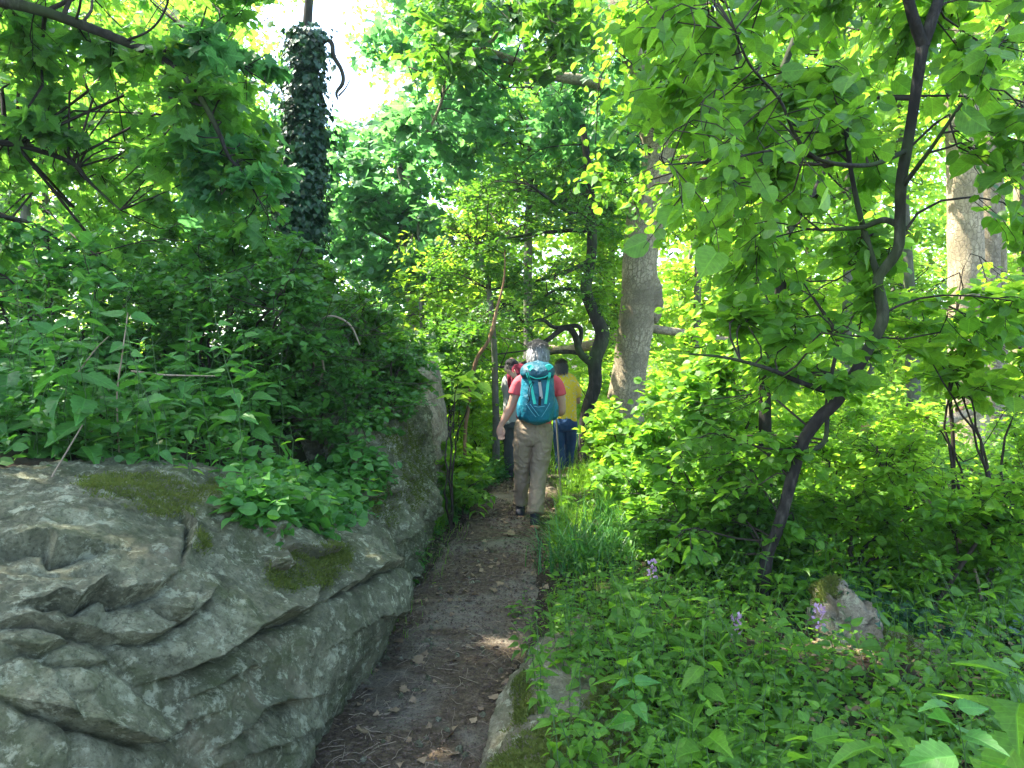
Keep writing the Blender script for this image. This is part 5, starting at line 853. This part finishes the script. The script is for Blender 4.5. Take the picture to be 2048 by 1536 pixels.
P1 = [('body', SKIN, .0045,
  [('ell', (1076, 710, .0, .076, .095, .112)), ('ell', (1076, 722, .055, .054, .052, .062)), ('ell', (1076, 713, .112, .013, .02, .022)), ('ell', (1076, 722, .105, .024, .012, .008)), ('ell', (1072, 706, .09, .02, .014, .01)), ('ell', (1080, 706, .09, .02, .014, .01)),
   ('ell', (1058.5, 713, -.005, .012, .024, .033)), ('ell', (1093.5, 713, -.005, .012, .024, .033)),
   (lf, [(1075, 760, .0, .07, .06), (1076, 745, .0, .058, .058), (1076, 725, .01, .052, .056)]),
   (lf, [(1067, 872, 0, .13, .1), (1069, 850, 0, .14, .1), (1072, 820, 0, .12, .085), (1074, 785, 0, .15, .1), (1075, 762, 0, .16, .09), (1075, 750, 0, .08, .06)]),
   (lf, [(1048, 756, 0, .045, .05), (1037, 768, 0, .05, .05), (1030, 790, 0, .045, .046), (1023, 812, .01, .039, .041), (1017, 823, .012, .041, .042), (1010, 836, .0, .036, .036), (1004, 847, -.01, .026, .024), (1001, 853, -.015, .025, .019)]),
   (lf, [(1002, 850, -.012, .022, .018), (1000.5, 857, -.018, .033, .017), (1000.5, 864, -.022, .037, .016), (1001.5, 869, -.026, .034, .014)]),
   *fingers(1001.6, 868, -.026, 2.2, 12, -.03, sp=(3.6, .15, 0)), (lf, [(1005, 856, -.022, .014, .014), (1008.2, 862, -.042, .0115, .0115), (1008, 868, -.056, .0098, .0098), (1006, 873, -.06, .0075, .0075)]),
   (lf, [(1100, 756, 0, .045, .05), (1113, 768, 0, .05, .05), (1120, 790, 0, .045, .046), (1123, 812, .01, .04, .041), (1122, 823, .03, .041, .042), (1118, 825, .12, .034, .034), (1113, 822, .24, .025, .024)]),
   (lf, [(1113.5, 822, .22, .022, .022), (1112.5, 820, .27, .02, .035), (1112, 819, .31, .018, .034)]),
   *fingers(1111, 816, .27, -1.5, 8, .04, k=4, sp=(0, 1.6, .022)), (lf, [(1114, 818, .25, .013, .013), (1115.5, 813, .28, .011, .011), (1113, 810, .3, .009, .009)]),
   (lf, [(1050, 868, 0, .07, .08), (1044, 905, .02, .06, .065), (1042, 940, .06, .05, .05), (1041, 975, .12, .045, .045), (1041, 1012, .17, .035, .035)]),
   (lf, [(1085, 868, 0, .07, .08), (1084, 905, -.01, .06, .065), (1080, 940, -.03, .05, .05), (1075, 985, -.12, .045, .045), (1070, 1032, -.2, .035, .035)])], 0),
 ('shirt', RED, .007, [(lf, [(1068, 856, 0, .15, .112), (1070, 840, 0, .15, .112), (1072, 815, 0, .148, .11), (1074, 785, 0, .168, .118), (1075, 768, 0, .178, .115), (1075, 757, 0, .16, .1), (1075.5, 748, 0, .085, .075), (1076, 744, 0, .066, .066)], .9),
   (lf, [(1058, 758, 0, .05, .06), (1044, 762, 0, .058, .062), (1036, 770, 0, .058, .062), (1031, 782, 0, .056, .06), (1029.5, 788, 0, .057, .06)]), (lf, [(1092, 758, 0, .05, .06), (1106, 762, 0, .058, .062), (1114, 770, 0, .058, .062), (1119, 784, 0, .056, .06), (1120.5, 790, 0, .057, .06)])], .005),
 ('trousers', TAN, .007, [(lf, [(1068, 842, 0, .155, .118), (1067, 850, 0, .163, .122), (1066.5, 862, -.01, .172, .135), (1067, 874, -.012, .172, .13), (1067, 882, 0, .155, .1)], .92),
   (lf, [(1050, 868, -.01, .092, .112), (1047, 888, 0, .09, .106), (1045.5, 915, .02, .077, .09), (1044, 940, .05, .069, .078), (1043, 965, .09, .063, .07), (1041.5, 988, .14, .062, .066), (1041, 1004, .17, .065, .072)]),
   (lf, [(1084, 868, -.01, .092, .116), (1083, 888, -.02, .09, .112), (1081, 915, -.03, .083, .096), (1077.5, 940, -.04, .075, .082), (1075.5, 970, -.09, .066, .072), (1073, 1000, -.15, .067, .07), (1071, 1027, -.2, .069, .074)])], .015),
 ('boot', BOOT, .006, [(lf, [(1041, 1000, .17, .044, .05), (1041, 1015, .17, .044, .055), (1041, 1026, .17, .042, .055)]), (lf, [(1041, 1027, .08, .03, .03), (1041, 1026, .12, .044, .042), (1040, 1028, .2, .044, .035), (1039, 1030, .3, .046, .028), (1038.5, 1031, .36, .034, .02)])], .003),
 ('boot', BOOT, .006, [(lf, [(1070, 1024, -.2, .044, .05), (1070, 1036, -.2, .044, .055), (1070, 1046, -.2, .042, .055)]), (lf, [(1070, 1046, -.28, .03, .032), (1070, 1045, -.25, .044, .042), (1070, 1047, -.18, .044, .035), (1070, 1048, -.06, .046, .028), (1070, 1049, 0, .034, .02)])], .003),
 ('sole', SOLE, .006, [(lf, [(1041, 1034, .07, .036, .016), (1041, 1034, .12, .046, .016), (1040, 1034, .25, .046, .014), (1038.5, 1034, .37, .03, .012)])], 0),
 ('sole', SOLE, .006, [(lf, [(1070, 1054, -.29, .036, .02), (1070, 1054, -.25, .046, .018), (1070, 1054, -.12, .046, .014), (1070, 1053, .01, .03, .012)])], 0)]
hiker, RW = person('hiker with short grey hair, coral short-sleeved shirt and khaki trousers walking away on the path', 6.75, (1055, 1050), P1, ((1076, 707, -.004), (.082, .103, .112), -.34, .05, 8000), GREYH)
hw_ = 6.75
# --- backpack
pk = thing('backpack', 'teal hiking backpack with mint bands worn by the grey-haired hiker', 'backpack', W(1075, 843, 6.53))
def rw(L_): a = np.array(L_, float); return np.column_stack([W(a[:, 0], a[:, 1], 6.75+a[:, 2]), a[:, 3], a[:, 4]])
k = NT('teal_nylon'); p = k.n("ShaderNodeTexCoord").outputs['Object']; k.bump(k.noise(16, 5, .65, p, .6), .022, .8); TEAL = k.base(k.mix(k.ramp(k.noise(6, 3, .5, p), [(.4, (0, 0, 0)), (.6, (1, 1, 1))]), (.0, .085, .135), (.003, .14, .2)), .5, .4)
k = NT('deep_teal_nylon'); p = k.n("ShaderNodeTexCoord").outputs['Object']; k.bump(k.noise(15, 5, .65, p, .6), .024, .8); DTEAL = k.base((.0, .06, .09), .5, .4)
MINT = cloth('mint_webbing', (.04, .5, .4), (.03, .42, .34), .6); GRB = cloth('grey_strap', (.42, .38, .36)); PIP = cloth('pale_piping', (.14, .42, .5))
V1, F1_, N1 = fuse([loft(rw([(1074, 846, -.2, .06, .06), (1074, 841, -.2, .118, .105), (1074, 832, -.2, .145, .125), (1075, 812, -.21, .155, .14), (1075, 790, -.21, .15, .14), (1075, 770, -.21, .142, .13), (1075, 756, -.2, .14, .125), (1075, 746, -.2, .13, .11)]), 30, 40, .72, True)], .006, 5)
V1 = V1+N1*(.006*ridged(V1*np.array([9, 9, 13.]), 3)+.003*fbm(V1*30, 2))[:, None]; mesh('main_bag', V1, F1_, TEAL, pk)
V2, F2_, N2 = fuse([loft(rw([(1075, 757, -.22, .12, .11), (1075, 752, -.24, .143, .14), (1075, 742, -.24, .147, .142), (1075.5, 733, -.22, .135, .125), (1076, 727, -.2, .1, .09), (1076, 725, -.2, .05, .05)]), 24, 40, .78, True)], .006, 5)
V2 = V2+N2*(.008*ridged(V2*np.array([8, 8, 16.]), 3)+.003*fbm(V2*30, 2))[:, None]; mesh('lid', V2, F2_, DTEAL, pk)
for sx_ in (1044.5, 1106):
    V3, F3_, N3 = fuse([loft(rw([(sx_, 838, -.18, .03, .05), (sx_, 830, -.18, .045, .08), (sx_, 812, -.18, .047, .085), (sx_+(2 if sx_ < 1075 else -2), 797, -.17, .036, .07), (sx_+(4 if sx_ < 1075 else -4), 786, -.16, .02, .05)]), 20, 24, .85, True)], .006, 4)
    mesh('side_pocket', V3+N3*(.006*ridged(V3*14, 3))[:, None], F3_, TEAL, pk)
PV = np.concatenate([V1, V2]); ppx, ppy = PX(PV)
def onpack(pts, hwid, mat, name, thick=.004, off=.003):
    """strap lying on the outer face of the pack"""
    c_ = catmull(np.array(pts, float), 24); d = []
    for x, y in c_: m = (np.abs(ppx-x) < 2.2) & (np.abs(ppy-y) < 2.2); d.append(PV[m, 1].min() if m.any() else (d[-1] if d else 6.4))
    d = np.convolve(np.r_[d[:1]*2, d, d[-1:]*2], np.ones(5)/5, 'valid')-off; P = W(c_[:, 0], c_[:, 1], d); T = unit(np.gradient(P, axis=0)); S_ = unit(np.cross(T, [0, -1., 0])); N_ = unit(np.cross(S_, T)); N_ = np.where(N_[:, 1:2] > 0, -N_, N_)
    R = np.stack([P-S_*hwid, P-S_*hwid*.9+N_*thick, P+S_*hwid*.9+N_*thick, P+S_*hwid], 1).reshape(-1, 3); mesh(name, R, grid_faces(24, 4, cv=True), mat, pk, smooth=False)
onpack([(1062, 768), (1065, 785), (1070, 808)], .0125, MINT, 'band'); onpack([(1096, 766), (1094, 785), (1091, 808)], .0125, MINT, 'band'); onpack([(1062, 768), (1058, 758), (1054, 745)], .012, MINT, 'band'); onpack([(1096, 766), (1098, 757), (1100, 745)], .012, MINT, 'band')
onpack([(1079, 764), (1081, 780), (1083, 797)], .013, GRB, 'strap', .008); onpack([(1080, 793), (1079, 811)], .012, BLK, 'strap_end', .009); onpack([(1077, 764), (1082, 764)], .014, BLK, 'buckle', .008)
onpack([(1056, 737), (1060, 735), (1064, 738)], .024, MINT, 'lid_patch'); onpack([(1093, 737), (1098, 734), (1102, 738)], .024, MINT, 'lid_patch'); onpack([(1060, 752), (1066, 755), (1075, 757), (1090, 754), (1096, 750)], .004, MINT, 'piping')
for a in ([(1054, 810), (1062, 822), (1072, 834)], [(1100, 806), (1092, 820), (1083, 834)], [(1068, 812), (1076, 814), (1090, 812)], [(1060, 808), (1066, 816), (1078, 832)]): onpack(a, .0022, PIP, 'piping', .003)
for a in ([(1066, 763), (1060, 770), (1056, 785), (1059, 800), (1054, 806)], [(1052, 740), (1055, 748), (1058, 757)], [(1068, 764), (1062, 776), (1060, 790), (1058, 802)]): onpack(a, .0028, BLK, 'cord', .004, .006)
for s_ in (-1, 1): V, Fc = loft(rw([(1075+s_*20, 780, -.12, .028, .008), (1075+s_*22, 762, -.13, .028, .009), (1075+s_*21, 750, -.06, .028, .01), (1075+s_*21, 752, .08, .028, .009), (1075+s_*24, 775, .14, .025, .008), (1075+s_*30, 805, .1, .02, .008)]), 30, 10, .6); mesh('shoulder_strap', V, Fc, DTEAL, pk)
V, Fc = loft(rw([(1040, 826, -.14, .012, .03), (1036, 828, -.06, .012, .034), (1035, 830, .03, .01, .032), (1045, 832, .12, .01, .025)]), 18, 10, .7); mesh('hip_belt', V, Fc, MAR, pk); V, Fc = loft(rw([(1104, 826, -.14, .012, .03), (1106, 828, -.06, .012, .034), (1105, 830, .03, .01, .032), (1096, 832, .12, .01, .025)]), 18, 10, .7); mesh('hip_belt', V, Fc, MAR, pk)
def pole(label, a, b, mat):
    r = thing('trekking_pole', label, 'trekking pole', b[:3] if len(b) > 3 else b); P = np.linspace(a, b, 12)
    mesh('shaft', *tubes(P[None], np.full((1, 12), .0075), 8), mat, r); g = a+(a-b)/np.linalg.norm(a-b)*.1; mesh('grip', *tubes(np.linspace(a, g, 6)[None], np.array([[.012, .015, .013, .015, .016, .01]]), 10), BLK, r)
    t_ = b+(a-b)/np.linalg.norm(a-b)*.05; mesh('basket', *tubes(np.linspace(t_, t_+[0, 0, .006], 3)[None], np.array([[.012, .03, .012]]), 12), BLK, r)
GP = NT('grey_alloy'); GP = GP.base((.22, .2, .17), .45, .5); BP = NT('blue_alloy'); BP = BP.base((.01, .07, .1), .4, .5)
pe = W(1124, 940, 7.25); pe[2] = float(gz(pe[0], pe[1])); pole('light grey trekking pole held in front of the grey-haired hiker', W(1111.5, 819, 7.04), pe, GP)
# --- second hiker, yellow shirt
D2 = 10.2
P2 = [('body', SKIN, .007, [('ell', (1122, 737, 0, .075, .095, .11)), ('ell', (1120, 744, .05, .05, .05, .06)), ('ell', (1119, 738, .105, .013, .018, .02)), ('ell', (1112, 740, 0, .01, .02, .028)), ('ell', (1132.5, 740, 0, .01, .02, .028)),
   (lf, [(1124, 762, 0, .065, .06), (1123, 745, 0, .055, .055)]), (lf, [(1130, 850, 0, .13, .1), (1131, 820, 0, .12, .09), (1130, 780, 0, .15, .1), (1129, 760, 0, .13, .08)]),
   (lf, [(1148, 768, 0, .048, .05), (1153, 785, 0, .045, .046), (1155, 798, .02, .04, .04), (1156, 803, .06, .038, .038), (1155, 803, .16, .032, .032), (1152, 801, .25, .024, .022)]), (lf, [(1152, 801, .24, .02, .02), (1151, 800, .29, .018, .034), (1151, 799, .33, .016, .032)]), *fingers(1150, 797, .29, -.8, 6, .04, k=4, sp=(0, 1.2, .022), r=.009), (lf, [(1153, 800, .27, .012, .012), (1154, 796, .3, .01, .01), (1152, 794, .31, .009, .009)]),
   (lf, [(1112, 765, 0, .048, .05), (1108, 785, 0, .045, .046), (1105, 800, .02, .04, .04), (1104, 810, .06, .034, .034), (1104, 812, .2, .026, .024), (1105, 812, .29, .026, .03)]), *fingers(1104, 812, .28, .5, 4, .05, k=4, sp=(0, 1.2, .015), r=.009), (lf, [(1106, 811, .27, .012, .012), (1107, 809, .31, .01, .01)]),
   (lf, [(1121, 850, 0, .07, .08), (1119, 890, .0, .055, .06), (1120, 935, -.02, .04, .045)]), (lf, [(1139, 850, 0, .07, .08), (1140, 890, .1, .055, .06), (1137, 930, .2, .04, .045)])], 0),
 ('shirt', YEL, .009, [(lf, [(1131, 843, 0, .158, .125), (1131, 825, 0, .15, .118), (1131, 800, 0, .15, .112), (1130, 775, 0, .17, .115), (1129, 762, 0, .165, .1), (1126, 753, 0, .11, .08), (1124, 749, 0, .07, .065)], .9), (lf, [(1140, 760, 0, .05, .06), (1149, 768, 0, .06, .062), (1154, 782, 0, .06, .06), (1156, 793, .01, .062, .06)]), (lf, [(1120, 760, 0, .05, .06), (1111, 768, 0, .06, .062), (1108, 782, 0, .06, .06), (1106, 790, .01, .062, .06)])], .006),
 ('jeans', DEN, .009, [(lf, [(1131, 836, 0, .15, .118), (1130, 848, -.01, .165, .13), (1130, 858, 0, .16, .12)]), (lf, [(1120, 852, 0, .09, .11), (1118, 880, 0, .078, .085), (1119, 905, 0, .066, .07), (1120, 938, -.02, .066, .07)]), (lf, [(1140, 852, 0, .09, .11), (1141, 880, .08, .078, .085), (1139, 905, .14, .066, .07), (1137, 932, .2, .064, .07)])], .01),
 ('shoe', SOLE, .008, [(lf, [(1120, 938, -.02, .04, .04), (1120, 944, -.02, .042, .045)]), (lf, [(1120, 945, -.09, .036, .03), (1120, 945, 0, .044, .03), (1120, 945, .14, .04, .022)])], 0), ('shoe', SOLE, .008, [(lf, [(1137, 931, .2, .04, .04), (1137, 937, .2, .042, .045)]), (lf, [(1137, 938, .12, .036, .03), (1137, 938, .22, .044, .03), (1137, 939, .36, .04, .022)])], 0)]
person('hiker in a yellow patterned shirt and blue jeans, half hidden behind the grey-haired hiker', D2, (1128, 944), P2, ((1122.5, 735, -.006), (.084, .104, .112), -.5, .05, 1500), DARKH)
pe = W(1160, 935, 10.6); pe[2] = float(gz(pe[0], pe[1])); pole('dark blue walking pole held by the hiker in the yellow shirt', W(1150.5, 799, 10.5), pe, BP)
# --- third hiker, grey shirt, maroon pack, dark cap
P3 = [('body', SKIN, .007, [('ell', (1023, 733, .04, .075, .095, .11)), ('ell', (1021, 742, .1, .05, .05, .055)), ('ell', (1020, 736, .15, .012, .018, .018)), (lf, [(1029, 756, 0, .065, .06), (1025, 742, .03, .055, .055)]), (lf, [(1030, 850, 0, .13, .1), (1030, 820, 0, .12, .09), (1030, 780, 0, .15, .1), (1030, 758, 0, .13, .08)]),
   (lf, [(1017, 758, 0, .048, .05), (1014, 775, 0, .046, .046), (1015, 790, .02, .038, .038), (1018, 800, .06, .035, .035), (1019, 806, .16, .028, .026), (1020, 806, .24, .022, .02)]), (lf, [(1020, 806, .23, .02, .02), (1020, 806, .3, .02, .034)]), *fingers(1020, 804, .3, .3, 4, .05, k=4, sp=(0, 1.2, .012), r=.009), (lf, [(1021, 803, .26, .012, .012), (1022, 801, .3, .01, .01)]),
   (lf, [(1046, 760, 0, .048, .05), (1050, 778, -.04, .046, .046), (1049, 790, -.1, .04, .04), (1043, 778, -.24, .034, .034), (1033, 756, -.28, .026, .024)]), (lf, [(1034, 757, -.28, .024, .018), (1028, 751, -.28, .036, .015), (1023, 747, -.27, .03, .012)]), *[(lf, [(1026-i*.6, 752-i*3., -.275, .0085, .0085), (1020-i*.3, 749.5-i*3., -.27, .008, .008), (1013.5+abs(i-1.3)*.8, 747-i*2.6, -.24, .0075, .0075)]) for i in range(4)], (lf, [(1031, 750, -.285, .012, .012), (1030, 743, -.29, .01, .01), (1028, 739, -.28, .008, .008)]),
   (lf, [(1021, 850, 0, .07, .08), (1019, 890, .0, .055, .06), (1020, 945, 0, .04, .045)]), (lf, [(1039, 850, 0, .07, .08), (1040, 890, .1, .055, .06), (1039, 945, .15, .04, .045)])], 0),
 ('shirt', GREY, .009, [(lf, [(1030, 848, 0, .155, .12), (1030, 825, 0, .15, .118), (1030, 795, 0, .15, .112), (1030, 770, 0, .165, .115), (1030, 757, 0, .155, .1), (1029, 750, 0, .1, .08)], .9), (lf, [(1022, 752, 0, .05, .06), (1015, 760, 0, .06, .062), (1012.5, 772, 0, .058, .06), (1013, 781, 0, .058, .058)]), (lf, [(1040, 754, 0, .05, .06), (1046, 762, 0, .06, .062), (1049, 775, -.02, .06, .06)])], .006),
 ('trousers', DKT, .009, [(lf, [(1030, 840, 0, .15, .118), (1030, 855, 0, .16, .13)]), (lf, [(1021, 850, 0, .09, .11), (1019, 880, 0, .075, .085), (1020, 940, 0, .06, .065)]), (lf, [(1039, 850, 0, .09, .11), (1040, 880, .08, .075, .085), (1039, 940, .15, .06, .065)])], .008),
 ('shoe', BOOT, .008, [(lf, [(1020, 938, 0, .04, .05), (1020, 948, 0, .042, .05)]), (lf, [(1020, 951, -.08, .036, .03), (1020, 951, .02, .044, .03), (1020, 951, .16, .04, .022)])], 0), ('shoe', BOOT, .008, [(lf, [(1039, 938, .15, .04, .05), (1039, 946, .15, .042, .05)]), (lf, [(1039, 950, .08, .036, .03), (1039, 950, .17, .044, .03), (1039, 950, .3, .04, .022)])], 0),
 ('cap', BLK, .008, [('ell', (1023, 728, .03, .085, .1, .075)), (lf, [(1022, 731, .1, .07, .01), (1021, 733, .2, .05, .008)])], 0)]
person('hiker in a grey shirt and black cap, mostly hidden left of the coral shirt', 9.3, (1030, 955), P3, ((1023, 735, .03), (.08, .099, .1), -.35, .035, 500), DARKH)
pk3 = thing('backpack', 'maroon backpack on the hiker in the grey shirt', 'backpack', W(1040, 775, 9.1))
def rw3(L_): a = np.array(L_, float); return np.column_stack([W(a[:, 0], a[:, 1], 9.3+a[:, 2]), a[:, 3], a[:, 4]])
V, Fc, Nn = fuse([loft(rw3([(1042, 800, -.19, .09, .07), (1042, 790, -.2, .125, .09), (1042, 760, -.2, .12, .09), (1041, 740, -.19, .11, .08), (1041, 730, -.18, .07, .05)]), 24, 30, .75, True)], .009, 4); mesh('main_bag', V+Nn*(.008*ridged(V*9, 3))[:, None], Fc, MAR, pk3)
for s_ in (-1, 1): V, Fc = loft(rw3([(1030+s_*10, 775, -.11, .025, .008), (1030+s_*12, 753, -.1, .025, .01), (1030+s_*12, 746, 0, .025, .01), (1030+s_*13, 756, .12, .025, .01), (1030+s_*16, 790, .1, .02, .008)]), 24, 10, .6); mesh('shoulder_strap', V, Fc, MAR, pk3)
# ------------------------------------------------------------ haze
hz = bpy.data.materials.new('haze_air'); hz.use_nodes = True; hn = hz.node_tree; hn.nodes.remove(hn.nodes['Principled BSDF']); pv = hn.nodes.new('ShaderNodeVolumePrincipled'); pv.inputs['Color'].default_value = (.6, .8, 1, 1); pv.inputs['Density'].default_value = .0007; pv.inputs['Anisotropy'].default_value = .3
hn.links.new(pv.outputs[0], hn.nodes['Material Output'].inputs['Volume'])
hx = np.array([[x, y, z] for x in (-250, 250) for y in (-80, 350) for z in (-15, 45)], float); tag(mesh('haze', hx, np.array([[0, 1, 3, 2], [4, 6, 7, 5], [0, 4, 5, 1], [2, 3, 7, 6], [0, 2, 6, 4], [1, 5, 7, 3]]), hz, smooth=False), 'faint bluish haze in the wood', 'haze', kind='stuff')
for o in list(S.objects):
    if '_o' in o: del o['_o']
